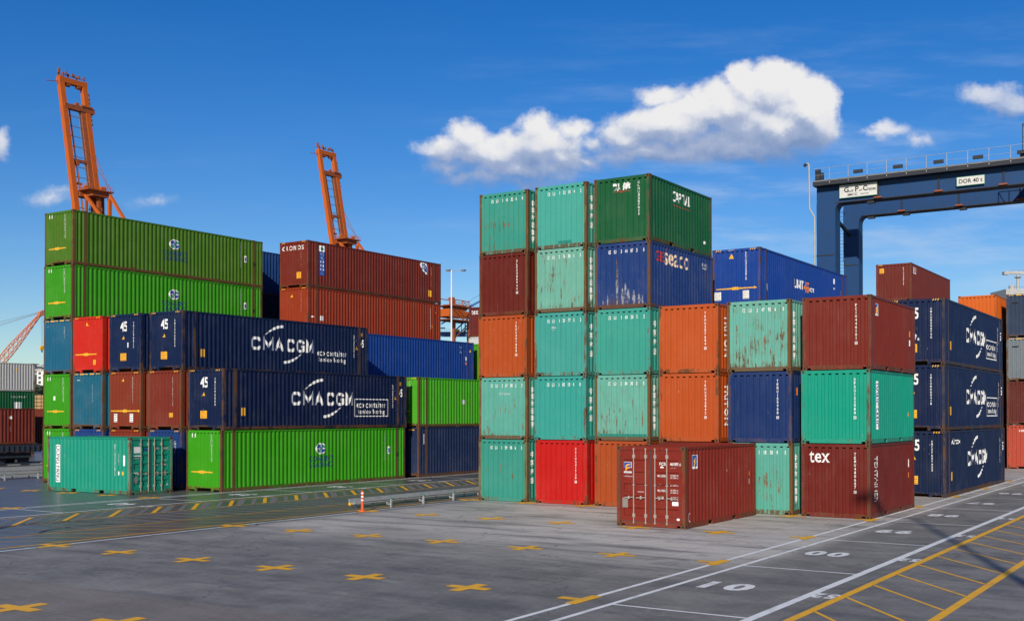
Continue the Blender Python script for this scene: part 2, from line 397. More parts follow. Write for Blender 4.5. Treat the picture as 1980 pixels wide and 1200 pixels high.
def link(name, me, parent=None, color=None):
    o = bpy.data.objects.new(name, me); C.objects.link(o)
    if parent is not None: o.parent = parent
    if color is not None: o.color = color
    return o


def thing(name, label, cat, loc=(0, 0, 0), rz=0, group=None):
    o = bpy.data.objects.new(name, None); C.objects.link(o)
    o.location = loc; o.rotation_euler = (0, 0, rz); o['label'] = label; o['category'] = cat
    if group: o['group'] = group
    o.empty_display_size = 0.3
    return o


def struct(name, me, kind='structure'):
    o = link(name, me); o['kind'] = kind; return o


def part(name, mb, mats, parent, color=None):
    return link(name, mb.mesh(name, mats if isinstance(mats, (list, tuple)) else [mats]), parent, color)


# ------------------------------------------------------------------ text
_tc = {}
def text_mesh(body, bold=0.0, spacing=1.0, line=1.0):
    key = (body, bold, spacing, line)
    if key in _tc: return _tc[key]
    cu = bpy.data.curves.new('t', 'FONT'); cu.body = body; cu.size = 1; cu.offset = bold; cu.resolution_u = 3
    cu.space_character = spacing; cu.space_line = line; cu.align_x = 'CENTER'
    ob = bpy.data.objects.new('t', cu); C.objects.link(ob)
    dg = bpy.context.evaluated_depsgraph_get(); dg.update()
    me = bpy.data.meshes.new_from_object(ob.evaluated_get(dg))
    vs = [(v.co.x, v.co.y) for v in me.vertices]; fs = [tuple(p.vertices) for p in me.polygons]
    bpy.data.objects.remove(ob); bpy.data.curves.remove(cu); bpy.data.meshes.remove(me)
    _tc[key] = (vs, fs); return _tc[key]


def fit(vf, box, rot=0):
    vs, fs = vf
    if not vs: return [], []
    if rot: vs = [(y, -x) for x, y in vs] if rot == 1 else [(-y, x) for x, y in vs] if rot == -1 else [(-x, -y) for x, y in vs]
    x0 = min(v[0] for v in vs); x1 = max(v[0] for v in vs); y0 = min(v[1] for v in vs); y1 = max(v[1] for v in vs)
    s0, t0, s1, t1 = box
    kx = (s1-s0)/max(1e-6, x1-x0); ky = (t1-t0)/max(1e-6, y1-y0)
    return [(s0+(x-x0)*kx, t0+(y-y0)*ky) for x, y in vs], fs


# ------------------------------------------------------------------ containers
W = 2.438
SH, HCH = 2.591, 2.896
L20, L40, L45 = 6.058, 12.192, 13.716
EP = [(0.0, 0.0), (0.50, 0.0), (0.60, 1.0), (0.90, 1.0), (1.0, 0.0)]
SP = [(0.0, 0.0), (0.27, 0.0), (0.50, 1.0), (0.77, 1.0), (1.0, 0.0)]
EDEP, SDEP, INS = 0.044, 0.037, 0.010


def profile(a, b, target, P, dep, flatend=0.03):
    """(s, depth) list from a to b with whole periods"""
    n = max(1, round((b-a-2*flatend)/target)); p = (b-a-2*flatend)/n
    pts = [(a, 0.0)]
    for i in range(n):
        for q, d in P[:-1]: pts.append((a+flatend+(i+q)*p, d*dep))
    pts.append((b-flatend, 0.0)); pts.append((b, 0.0))
    return pts


def prof_end(): return profile(0.115, W-0.115, 0.245, EP, EDEP, 0.0)
def prof_side(L):
    if L > 13:
        o = (L-L40)/2
        return profile(0.16, o-0.07, 0.275, SP, SDEP)+profile(o+0.09, L-o-0.09, 0.275, SP, SDEP)+profile(L-o+0.07, L-0.16, 0.275, SP, SDEP)
    return profile(0.16, L-0.16, 0.275, SP, SDEP)


def depth_at(pr, s):
    if s <= pr[0][0] or s >= pr[-1][0]: return -INS
    for (a, da), (b, db) in zip(pr, pr[1:]):
        if a <= s <= b:
            if b-a < 1e-6: return da
            return da+(db-da)*(s-a)/(b-a)
    return 0


def sheet(pr, t0, t1, mapf, slot=None, flip=False, segs=1):
    """corrugated sheet; slot lowers the top edge of recessed flats, leaving the dark openings under the header"""
    mb = MB(); vs = []; fs = []
    for s_, d in pr:
        for k in range(segs+1):
            t = t0+(t1-t0)*k/segs
            if k == segs and slot and d > 0.6*EDEP: t = t1-slot
            vs.append(mapf(s_, t, d))
    n = segs+1
    for i in range(len(pr)-1):
        for k in range(segs):
            a = i*n+k; q = (a, a+n, a+n+1, a+1)
            fs.append(q if not flip else q[::-1])
    mb.add(vs, fs)
    return mb


_tmpl = {}
def template(L, H, door, long45):
    key = (L, H, door)
    if key in _tmpl: return _tmpl[key]
    P = []   # (name, mesh, kind) kind: panel/frame/cast -> colour handling
    X = W/2; hc = H > 2.7 and L > 12
    pe, ps = prof_end(), prof_side(L)
    zb, zt = 0.165, H-0.085
    # side panels
    P.append(('side_panel', sheet(ps, zb, zt, lambda s_, t, d: (X-INS-d, s_, t)).mesh('side_panel', ['panel']), 0))
    P.append(('side_panel', sheet(ps, zb, zt, lambda s_, t, d: (-X+INS+d, s_, t), flip=True).mesh('side_panel', ['panel']), 0))
    zbe = 0.20 if hc else 0.155
    if not door:
        P.append(('end_panel', sheet(pe, zbe, H-0.12, lambda s_, t, d: (-X+s_, INS+d, t), slot=0.05).mesh('end_panel', ['panel']), 0))
    P.append(('end_panel', sheet(pe, zbe, H-0.12, lambda s_, t, d: (X-s_, L-INS-d, t), slot=0.05).mesh('end_panel', ['panel']), 0))
    # roof
    n = int(L/0.3)
    rp = []
    for i in range(n+1):
        y = 0.1+(L-0.2)*i/n; rp += [(y, 0.0), (y+0.08, 0.0), (y+0.11, 0.018), (y+0.2, 0.018)]
    rp = [(a, b) for a, b in rp if a < L-0.09]
    mb = MB(); vs = [(sx_*(X-0.04), y, H-0.032+d) for y, d in rp for sx_ in (-1, 1)]
    mb.add(vs, [(2*i, 2*i+1, 2*i+3, 2*i+2) for i in range(len(rp)-1)])
    P.append(('roof_panel', mb.mesh('roof_panel', ['panel']), 0))
    mb = MB().box((-X+0.07, 0.09, 0.12), (X-0.07, L-0.09, 0.15))
    k = int(L/0.6)
    for i in range(1, k): mb.box((-X+0.06, L*i/k-0.03, 0.035), (X-0.06, L*i/k+0.03, 0.119))
    P.append(('underframe', mb.mesh('underframe', ['frame']), 3))
    # posts
    for sx_ in (-1, 1):
        for e in (0, 1):
            mb = MB(); y0, y1 = (0.006, 0.155) if e == 0 else (L-0.155, L-0.006)
            mb.box((sx_*(X-0.118) if sx_ > 0 else -X+0.004, y0, 0.118), (X-0.004 if sx_ > 0 else -X+0.118, y1, H-0.118))
            P.append(('corner_post', mb.mesh('corner_post', ['frame']), 1))
    # castings with holes
    def casting(mb, x0, x1, y0, y1, z0, z1, fx, fy):
        mb.box((x0, y0, z0), (x1, y1, z1))
        cz = (z0+z1)/2; cx = (x0+x1)/2; cy = (y0+y1)/2
        yf = y0-0.002 if fy < 0 else y1+0.002
        pts = [(cx+0.032*math.cos(a), yf, cz+0.042*math.sin(a)) for a in [2*PI*i/10 for i in range(10)]]
        mb.add(pts, [tuple(range(10)) if fy < 0 else tuple(reversed(range(10)))], 1)
        xf = x0-0.002 if fx < 0 else x1+0.002
        pts = [(xf, cy+0.042*math.cos(a), cz+0.034*math.sin(a)) for a in [2*PI*i/10 for i in range(10)]]
        mb.add(pts, [tuple(range(10)) if fx > 0 else tuple(reversed(range(10)))], 1)
    for sx_ in (-1, 1):
        for e in (0, 1):
            for top in (0, 1):
                mb = MB()
                x0, x1 = (X-0.162, X) if sx_ > 0 else (-X, -X+0.162)
                y0, y1 = (0, 0.178) if e == 0 else (L-0.178, L)
                z0, z1 = (H-0.118, H) if top else (0, 0.118)
                casting(mb, x0, x1, y0, y1, z0, z1, sx_, -1 if e == 0 else 1)
                P.append(('corner_casting', mb.mesh('corner_casting', ['cast', 'dark']), 2))
    # rails
    for sx_ in (-1, 1):
        x0, x1 = (X-0.065, X-0.003) if sx_ > 0 else (-X+0.003, -X+0.065)
        mb = MB().box((x0, 0.178, H-0.088), (x1, L-0.178, H-0.012))
        P.append(('top_rail', mb.mesh('top_rail', ['panel']), 0))
        mb = MB()
        if L < 7:
            cuts = [(0.178, L/2-1.205), (L/2-0.845, L/2+0.845), (L/2+1.205, L-0.178)]
            for a, b in cuts: mb.box((x0, a, 0.018), (x1, b, 0.150))
            mb.box((x0, 0.178, 0.150), (x1, L-0.178, 0.170))
        else:
            mb.box((x0, 0.178, 0.03), (x1, L-0.178, 0.17))
            if hc:
                xs = (X-0.05, X-0.001) if sx_ > 0 else (-X+0.001, -X+0.05)
                for q in (0.28, 0.42, 0.58, 0.72): mb.box((xs[0], L*q-0.16, 0.002), (xs[1], L*q+0.16, 0.20))
        P.append(('bottom_rail', mb.mesh('bottom_rail', ['frame']), 5 if hc else 4))
    # end header and sill
    for e in (0, 1):
        f = (lambda y: y) if e == 0 else (lambda y: L-y)
        def bx(mb, x0, x1, ya, yb, z0, z1):
            a, b = sorted((f(ya), f(yb))); mb.box((x0, a, z0), (x1, b, z1))
        mb = MB(); bx(mb, -X+0.162, X-0.162, 0.003, 0.075, H-0.112, H-0.014); bx(mb, -X+0.120, X-0.120, 0.0055, 0.02, H-0.124, H-0.1125)
        P.append(('end_header', mb.mesh('end_header', ['panel']), 0))
        mb = MB()
        if hc:
            bx(mb, -X+0.162, X-0.162, 0.004, 0.10, 0.16, 0.225)
            for sx_ in (-1, 1):
                a, b = sorted((sx_*0.50, sx_*0.62)); bx(mb, a, b, 0.006, 0.09, 0.012, 0.158)
                a, b = sorted((sx_*0.62, sx_*(X-0.164))); bx(mb, a, b, 0.012, 0.06, 0.09, 0.158)
        else:
            bx(mb, -X+0.162, X-0.162, 0.004, 0.09, 0.085, 0.162)
            bx(mb, -X+0.30, X-0.30, 0.003, 0.088, 0.016, 0.084)
        P.append(('end_sill', mb.mesh('end_sill', ['frame']), 4))
    if L > 13:
        o = (L-L40)/2
        for sx_ in (-1, 1):
            for yc in (o, L-o):
                mb = MB(); x0, x1 = (X-0.10, X-0.002) if sx_ > 0 else (-X+0.002, -X+0.10)
                mb.box((x0, yc-0.085, 0.004), (x1, yc+0.085, H-0.004))
                P.append(('side_post', mb.mesh('side_post', ['cast']), 1))
                mb = MB()
                x0, x1 = (X-0.162, X+0.002) if sx_ > 0 else (-X-0.002, -X+0.162)
                casting(mb, x0, x1, yc-0.09, yc+0.09, 0, 0.118, sx_, 1)
                casting(mb, x0, x1, yc-0.09, yc+0.09, H-0.118, H+0.001, sx_, 1)
                P.append(('corner_casting', mb.mesh('corner_casting', ['cast', 'dark']), 2))
    _tmpl[key] = P
    return P


def door_leaf(H, sgn):
    """one door leaf: pressed panel with horizontal folds; x from the middle outwards"""
    X = W/2-0.12
    z0, z1 = 0.175, H-0.135
    hts = [0.0, 0.10]
    n = 5; prof = [(z0, 0), (z0+0.17, 0)]
    span = (z1-z0-0.34)
    for i in range(n):
        a = z0+0.17+span*i/n; p = span/n
        prof += [(a+0.02, 0.036), (a+p-0.16, 0.036), (a+p-0.12, 0.0)]
        if i < n-1: prof += [(a+p-0.02, 0.0)]
    prof += [(z1, 0)]
    mb = MB(); xa, xb = sorted((sgn*0.012, sgn*X)); ia, ib = xa+0.13, xb-0.13
    yb = 0.035
    for (za, da), (zb_, db) in zip(prof, prof[1:]):
        mb.quad((ia, yb+da, za), (ib, yb+db*0+da, za), (ib, yb+db, zb_), (ia, yb+db, zb_))
    for a, b in ((xa, ia), (ib, xb)):
        mb.box((a, yb-0.001, z0), (b, yb+0.05, z1))
    return mb


def add_door(root, H, col, rustmul=1.0):
    for sgn in (-1, 1):
        d = part('door', door_leaf(H, sgn), 'panel', root, col)
        X = W/2-0.12; xa, xb = sorted((sgn*0.012, sgn*X))
        g = MB()
        for a in ((xa-0.004, xa+0.008), (xb-0.006, xb+0.012)): g.box((a[0], 0.028, 0.17), (a[1], 0.06, H-0.128))
        g.box((xa, 0.028, H-0.137), (xb, 0.05, H-0.125)); g.box((xa, 0.028, 0.163), (xb, 0.05, 0.177))
        part('gasket', g, 'gasket', d)
        for rx in ((0.165, 0.585) if sgn > 0 else (-0.168, -0.598)):
            r_ = MB().tube((rx, -0.004, 0.10), (rx, -0.004, H-0.06), 0.019, 8)
            for z in (0.135, H-0.085): r_.cbox((rx, 0.0, z), (0.045, 0.04, 0.06))
            for z in (0.36, 0.52*H, H-0.32): r_.cbox((rx, 0.012, z), (0.085, 0.045, 0.11 if z != 0.52*H else 0.03))
            part('lock_rod', r_, 'rod', d)
            hx = rx+0.36 if (sgn > 0 and rx > 0.4) else (rx-0.33 if sgn < 0 and rx < -0.4 else rx+(0.33 if sgn > 0 else -0.33))
            h = MB().beam((rx, -0.03, 0.95), (hx, -0.022, 0.93), 0.012, 0.028)
            h.cbox(((rx+hx)/2, -0.022, 0.935), (0.05, 0.03, 0.10))
            part('handle', h, 'rod', d)
        hg = MB()
        for z in (0.30, 0.95, H-0.85, H-0.30): hg.box(tuple(sorted((sgn*(X-0.05), sgn*(X+0.075))))[0:1]+(0.008, z-0.035), tuple(sorted((sgn*(X-0.05), sgn*(X+0.075))))[1:2]+(0.034, z+0.035))
        part('hinge', hg, 'frame', d, col)


def decal(root, surf, L, kind, arg, box, mat, name, bold=0.0, **kw):
    pe = prof_end() if surf == 'E' else None
    if kind == 'text': vf = fit(text_mesh(arg, bold, kw.get('sp', 1.0)), box)
    elif kind == 'vtext': vf = fit(text_mesh('\n'.join(arg), bold, 1.0, kw.get('ln', 0.8)), box)
    elif kind == 'rtext': vf = fit(text_mesh(arg, bold, kw.get('sp', 1.0)), box, 1)
    elif kind == 'chars':
        vs, fs = [], []
        for ch, b_ in arg:
            v2, f2 = fit(text_mesh(ch, bold), b_); o = len(vs); vs += v2; fs += [tuple(i+o for i in f) for f in f2]
        vf = (vs, fs)
    elif kind == 'rect': vf = ([(box[0], box[1]), (box[2], box[1]), (box[2], box[3]), (box[0], box[3])], [(0, 1, 2, 3)])
    elif kind == 'frame':
        s0, t0, s1, t1 = box; w = arg
        vs, fs = [], []
        for a in ((s0, t0, s1, t0+w), (s0, t1-w, s1, t1), (s0, t0+w, s0+w, t1-w), (s1-w, t0+w, s1, t1-w)):
            if kw.get('open') and a[0] == s0 and a[2] == s0+w: continue
            o = len(vs); vs += [(a[0], a[1]), (a[2], a[1]), (a[2], a[3]), (a[0], a[3])]; fs.append((o, o+1, o+2, o+3))
        vf = (vs, fs)
    elif kind == 'poly':
        vf = ([], [])
        vs, fs = [], []
        for pl in arg: o = len(vs); vs += pl; fs.append(tuple(range(o, o+len(pl))))
        vf = (vs, fs)
    elif kind == 'circ':
        s0, t0, s1, t1 = box; n = 20
        vf = ([((s0+s1)/2+(s1-s0)/2*math.cos(2*PI*i/n), (t0+t1)/2+(t1-t0)/2*math.sin(2*PI*i/n)) for i in range(n)], [tuple(range(n))])
    elif kind == 'strip':   # tapered curved stroke through points with widths
        vs, fs = [], []
        for i, (s_, t_, w_) in enumerate(arg):
            a = arg[max(0, i-1)]; b = arg[min(len(arg)-1, i+1)]
            dx, dy = b[0]-a[0], b[1]-a[1]; l = math.hypot(dx, dy) or 1
            nx, ny = -dy/l*w_/2, dx/l*w_/2
            vs += [(s_-nx, t_-ny), (s_+nx, t_+ny)]
        fs = [(2*i, 2*i+2, 2*i+3, 2*i+1) for i in range(len(arg)-1)]
        vf = (vs, fs)
    vs, fs = vf
    if not vs: return None
    if surf == 'E': pr = pe
    else:
        pr = prof_side(L)
        if surf == 'N': pr = [(L-a, d) for a, d in reversed(pr)]
    s0, s1 = min(v[0] for v in vs), max(v[0] for v in vs)
    bm = bmesh.new()
    bv = [bm.verts.new((x, y, 0)) for x, y in vs]
    for f in fs:
        try: bm.faces.new([bv[i] for i in f])
        except ValueError: pass
    flat = kw.get('flat')
    if not flat:
        for a, _ in pr:
            if s0+1e-4 < a < s1-1e-4:
                bmesh.ops.bisect_plane(bm, geom=bm.verts[:]+bm.edges[:]+bm.faces[:], plane_co=(a, 0, 0), plane_no=(1, 0, 0))
    X = W/2; off = 0.006+kw.get('lift', 0.0)
    for v in bm.verts:
        s_, t_ = v.co.x, v.co.y
        if flat is not None: d = flat
        else: d = INS+depth_at(pr, s_)
        d -= off
        if surf == 'E': v.co = (-X+s_, d, t_)
        elif surf == 'S': v.co = (X-d, s_, t_)
        else: v.co = (-X+d, L-s_, t_)
    me = bpy.data.meshes.new(name); bm.to_mesh(me); bm.free()
    me.materials.append(M[mat])
    return link(name, me, root)


TEAL = (0.040, 0.285, 0.215); TEALP = (0.095, 0.36, 0.285); BROWN = (0.130, 0.015, 0.008); BRICK = (0.21, 0.027, 0.010)
ORNG = (0.43, 0.072, 0.012); REDC = (0.50, 0.010, 0.007); NAVY = (0.0045, 0.015, 0.060); BLUE = (0.008, 0.048, 0.24)
LGRN = (0.040, 0.30, 0.006); DGRN = (0.009, 0.095, 0.032); STEELB = (0.012, 0.115, 0.205); MINT = (0.004, 0.285, 0.185)
OLIV = (0.075, 0.23, 0.022); GREY = (0.16, 0.19, 0.21)
CONT = []


def container(xr, y0, z0, L, H, col, rust, label, dec=(), group=None, door=False, rz=0, frame=None, name='shipping_container', long_=False, simple=False, cat='shipping container'):
    """xr: right-hand face in x when rz = 0, otherwise the centre of the near end"""
    if rz == 0: loc = (xr-W/2, y0, z0)
    else: loc = (xr, y0, z0)
    root = thing(name, label, cat, loc, rz+R(random.uniform(-.18, .18)), group)
    jit = random.uniform(0.94, 1.06)
    jit *= 0.86; c = (col[0]*jit, col[1]*jit, col[2]*jit)
    fr = frame or tuple(v*0.9 for v in c)
    hc = H > 2.7 and L > 12
    for nm, me, k in template(L, H, door, False):
        if simple and nm in ('corner_casting', 'underframe'): continue
        cc = {0: (*c, rust), 1: (*fr, min(1, rust+0.30)), 2: (*[v*0.7 for v in fr], min(1, rust+0.35)), 3: (0.03, 0.025, 0.02, 0.6), 4: (*c, min(1, rust+0.10)), 5: (*[v*0.5 for v in c], min(1, rust+0.22))}[k]
        link(nm, me, root, cc)
    if door: add_door(root, H, (*c, rust))
    for d in dec:
        surf, kind, arg, box, mat, nm = d[:6]
        decal(root, surf, L, kind, arg, box, mat, nm, **(d[6] if len(d) > 6 else {}))
    CONT.append(root)
    return root


# lettering sets
def code_top(txt, mat='white'):     # number across the top of an end: two characters on each flat of the corrugation
    groups = [txt[0:2], txt[2:4], ' '+txt[5], txt[6:8], txt[8:10], txt[10]+' ', ' '+txt[12] if len(txt) > 12 else '']
    p = (W-0.23)/9; ch = []
    for i, g in enumerate(groups):
        x = 0.115+(i+2)*p+0.006
        for j, c_ in enumerate(g):
            if c_ != ' ': ch.append((c_, (x+j*0.060+(0.014 if c_ in '1I' else 0), 2.17, x+j*0.060+(0.034 if c_ in '1I' else 0.052), 2.31)))
    return [('E', 'chars', ch, None, mat, 'serial_number', dict(bold=0.02))]
def code_v(txt, s=1.915, t0=1.02, t1=2.30, w=0.058, mat='white', H=SH):
    n = len(txt); h = (t1-t0)/n
    return [('E', 'chars', [(c_, (s-w/2+(0.02 if c_ in '1I' else 0), t1-h*(i+0.86), s+w/2-(0.02 if c_ in '1I' else 0), t1-h*i-h*0.10)) for i, c_ in enumerate(txt)], None, mat, 'serial_number', dict(bold=0.02))]
def tail(txt, s=1.915, t=0.92, mat='white'):
    return [('E', 'frame', 0.014, (s-0.045, t-0.05, s+0.045, t+0.05), mat, 'check_digit_box'),
            ('E', 'text', txt, (s-0.024, t-0.032, s+0.024, t+0.032), mat, 'check_digit', dict(bold=0.01))]
def scr(L_, mat='rustmark'):
    out = []
    rr = random.Random(len(L_)*7+int(L_[0][0]*100))
    pl = []
    for (s_, t0, t1, w) in L_:
        n = 7; lft = []; rgt = []
        for i in range(n+1):
            k = i/n; ww = w/2*math.sin(PI*min(1, max(0.0, k*0.94+0.03)))**0.6*rr.uniform(.55, 1.15)
            x = s_+rr.uniform(-.012, .012); y = t0+(t1-t0)*k
            lft.append((x-ww, y)); rgt.append((x+ww, y))
        for i in range(n): pl.append([lft[i], rgt[i], rgt[i+1], lft[i+1]])
    return [('E', 'poly', pl, None, mat, 'scrape_marks', dict(lift=-.0025))]
M['rustmark'] = road_paint('rusty_scrapes', (0.20, 0.080, 0.032), 1.05, 0.85)
M['scrape'] = road_paint('bare_primer_scrapes', (0.26, 0.28, 0.31), 1.15, 0.7)
def rusty(seed, n=7, lo=.35, hi=1.5):
    rr = random.Random(seed); L_ = []
    for i in range(n):
        k = rr.choice([1, 2, 3, 4, 4, 5, 5, 6, 7, 8]); p = (W-0.23)/9; s_ = 0.115+k*p+rr.uniform(.0, .14); t0 = rr.uniform(lo, hi)
        L_.append((s_, t0, t0+rr.uniform(.15, .6), rr.uniform(.025, .07)))
    return scr(L_)
def han(txt, s=0.45, t0=0.7, t1=2.15, w=0.24):
    out = []; n = len(txt); h = min(w*1.05, (t1-t0)/n*0.86)
    for i, ch in enumerate(txt):
        tc = t1-(t1-t0)*(i+0.5)/n
        out.append(('S', 'text', ch, (s-w/2, tc-h/2, s+w/2, tc+h/2), 'white', 'lettering', dict(bold=0.03)))
    return out
def hazard(H, L=None, solid=False):
    out = []
    for a in ((0.17, 0.52), (1.92, 2.27)):
        pl = []; x = a[0]
        while x < a[1]-0.04:
            pl.append([(x, H-0.105), (x+0.045, H-0.105), (x+0.085, H-0.03), (x+0.04, H-0.03)]); x += 0.105
        out.append(('E', 'poly', pl, None, 'yellow', 'hazard_stripes', dict(flat=0.002)))
    if solid:
        out.append(('E', 'poly', [[(0.62, H-0.10), (0.95, H-0.10), (0.95, H-0.035), (0.62, H-0.035)], [(1.02, H-0.09), (1.25, H-0.09), (1.25, H-0.045), (1.02, H-0.045)], [(1.42, H-0.10), (1.76, H-0.10), (1.76, H-0.035), (1.42, H-0.035)]], None, 'yellow', 'hazard_stripes', dict(flat=0.002)))
    return out
def arrow(t=0.91, s0=0.30, s1=1.84, mat='yellow', head=False):
    m_ = (s0+s1)/2
    pl = [[(s0, t-0.025), (m_-0.16, t-0.035), (m_-0.16, t+0.035), (s0, t+0.025)], [(m_-0.16, t-0.07), (m_+0.16, t-0.07), (m_+0.16, t+0.07), (m_-0.16, t+0.07)],
          [(m_+0.16, t-0.035), (s1, t-0.025), (s1, t+0.025), (m_+0.16, t+0.035)]]
    if head: pl += [[(s1, t-0.07), (s1+0.14, t), (s1, t+0.07)]]
    return [('E', 'poly', pl, None, mat, 'width_marking')]
def tri(s, t, r=0.1, mat='yellow', surf='E'):
    return [(surf, 'poly', [[(s-r, t-r), (s+r, t-r), (s, t+r)]], None, mat, 'warning_triangle')]
def sticker(s0, t0, s1, t1, mat='yellow', surf='E', nm='label_sticker'):
    out = [(surf, 'rect', None, (s0, t0, s1, t1), mat, nm)]
    if mat in ('yellow', 'white') and (t1-t0) > 0.2:
        k = 4; h = (t1-t0)/k
        out.append((surf, 'poly', [[(s0+0.04, t0+h*(i+0.3)), (s1-0.04-0.05*(i % 2), t0+h*(i+0.3)), (s1-0.04-0.05*(i % 2), t0+h*(i+0.55)), (s0+0.04, t0+h*(i+0.55))] for i in range(k)], None, 'grey' if mat == 'white' else 'red', 'sticker_print', dict(lift=0.003)))
    return out
def end45(code, H=HCH):
    return hazard(H) + [('E', 'text', '45', (0.86, 2.02, 1.34, 2.52), 'white', 'length_marking', dict(bold=0.028, sp=1.15)),
        code_v(code, 1.87, 1.12, 2.50, 0.06)[0]] + tri(1.08, 1.74, 0.11) + sticker(0.86, 0.55, 1.26, 0.92)
def green_end(L=L45):
    return [('E', 'text', 'I I', (0.40, 2.55, 0.66, 2.74), 'white', 'lettering', dict(bold=0.03)),
            ('E', 'vtext', 'CLHU905127', (1.70, 1.40, 1.76, 2.70), 'faded', 'serial_number', dict(bold=0.01))] + arrow()
def consent():
    o = 6.77; tt = 1.87
    q = []
    for k in range(4):
        a0 = PI/2*k+PI/2*0.09+R(4); a1 = PI/2*(k+1)-PI/2*0.09-R(2)
        q.append([(o, tt)]+[(o+0.33*math.cos(a0+(a1-a0)*i/8), tt+0.24*math.sin(a0+(a1-a0)*i/8)) for i in range(9)])
    out = [('S', 'circ', None, (o-0.39, tt-0.29, o+0.39, tt+0.29), 'white', 'logo'),
           ('S', 'poly', [q[1], q[3]], None, 'blue', 'logo', dict(lift=0.004)), ('S', 'poly', [q[0], q[2]], None, 'green_cap', 'logo', dict(lift=0.004)),
           ('S', 'text', 'CONSENT', (5.89, 1.22, 7.72, 1.50), 'navy', 'lettering', dict(bold=0.01)), ('S', 'text', 'LEASING', (5.93, 0.92, 7.68, 1.18), 'navy', 'lettering', dict(bold=0.01)),
           ('S', 'vtext', 'CLHU9051275', (11.86, 1.1, 11.94, 2.62), 'faded', 'serial_number'), ('S', 'vtext', '45R1', (12.10, 2.0, 12.17, 2.6), 'faded', 'serial_number'),
           ('S', 'rect', None, (12.20, 1.45, 12.42, 1.85), 'white', 'label_sticker'), ('S', 'rect', None, (12.23, 1.50, 12.33, 1.76), 'blue', 'sticker_print', dict(lift=0.004)),
           ('S', 'circ', None, (12.9, 1.27, 13.02, 1.55), 'dark', 'post_opening', dict(flat=-0.012))]
    return out
def stroke(pts, w):
    """one flat stroke of even width through the points, mitred at its corners"""
    L_, R_ = [], []
    for i, p in enumerate(pts):
        a = Vector(pts[max(0, i-1)]); b = Vector(pts[min(len(pts)-1, i+1)]); p = Vector(p)
        d1 = (p-a).normalized() if i else (b-p).normalized(); d2 = (b-p).normalized() if i < len(pts)-1 else d1
        n1 = Vector((-d1.y, d1.x)); n2 = Vector((-d2.y, d2.x)); n = (n1+n2).normalized(); k = min(1/max(0.35, n.dot(n1)), 2.2)
        L_.append(tuple(p+n*w/2*k)); R_.append(tuple(p-n*w/2*k))
    return [[L_[i], R_[i], R_[i+1], L_[i+1]] for i in range(len(pts)-1)]
GLY = {'C': [[(1, .74), (.97, .86), (.80, 1), (.20, 1), (.03, .86), (0, .70), (0, .30), (.03, .14), (.20, 0), (.80, 0), (.97, .14), (1, .26)]],
       'G': [[(1, .76), (.97, .86), (.80, 1), (.20, 1), (.03, .86), (0, .70), (0, .30), (.03, .14), (.20, 0), (.80, 0), (1, .10), (1, .46), (.55, .46)]],
       'M': [[(0, -.11), (0, 1), (.5, .22), (1, 1), (1, -.11)]],
       'A': [[(0, -.11), (.5, 1), (1, -.11)], [(.36, .28), (.64, .28)]]}
def cma_word():
    out = []; w = 0.148
    for ch, a, b in (('C', 4.51, 5.18), ('M', 5.34, 6.10), ('A', 6.18, 6.86), ('C', 7.08, 7.68), ('G', 7.82, 8.42), ('M', 8.55, 9.14)):
        x0, x1, y0, y1 = a+w/2, b-w/2, 1.20+w/2, 1.88-w/2
        for pl in GLY[ch]:
            ww = w if len(pl) > 2 else 0.09
            out += stroke([(x0+(x1-x0)*p[0], y0+(y1-y0)*p[1]) for p in pl], ww)
    return out
def cma(box='box'):
    arc1 = [(5.50+1.35*i/10, 2.02+0.50*math.sin(PI/2*i/10)**0.9, 0.02+0.12*min(1, i/5)) for i in range(11)]
    arc2 = [(8.18-1.35*i/10, 1.12-0.50*math.sin(PI/2*i/10)**0.9, 0.02+0.12*min(1, i/5)) for i in range(11)]
    out = [('S', 'poly', cma_word(), None, 'white', 'logo_lettering'),
           ('S', 'strip', arc1, None, 'white', 'logo_arc'), ('S', 'strip', arc2, None, 'white', 'logo_arc'),
           ('S', 'vtext', 'AMCU8000740', (12.46, 1.1, 12.53, 2.4), 'white', 'serial_number'), ('S', 'vtext', '45G1', (12.66, 1.9, 12.72, 2.4), 'white', 'serial_number')]
    out += tri(12.70, 1.68, 0.11, 'yellow', 'S')
    out += [('S', 'text', '45', (13.06, 1.72, 13.32, 2.16), 'white', 'length_marking', dict(bold=0.03)), ('S', 'rect', None, (13.08, 2.35, 13.24, 2.55), 'yellow', 'label_sticker')]
    out += sticker(1.14, 0.68, 1.40, 1.06, 'yellow', 'S')
    if box:
        out += [('S', 'text', 'eco container', (9.45, 1.10, 11.86, 1.42), 'white', 'lettering', dict(bold=0.012, sp=1.15)),
                ('S', 'text', 'bamboo flooring', (9.55, 0.70, 11.76, 1.02), 'white', 'lettering', dict(bold=0.008, sp=1.15))]
        if box == 'box': out += [('S', 'frame', 0.045, (9.24, 0.62, 12.06, 1.58), 'white', 'logo_frame')]
        if box == 'open': out += [('S', 'frame', 0.045, (9.40, 0.62, 12.26, 1.58), 'white', 'logo_frame', dict(open=True))]
    return out
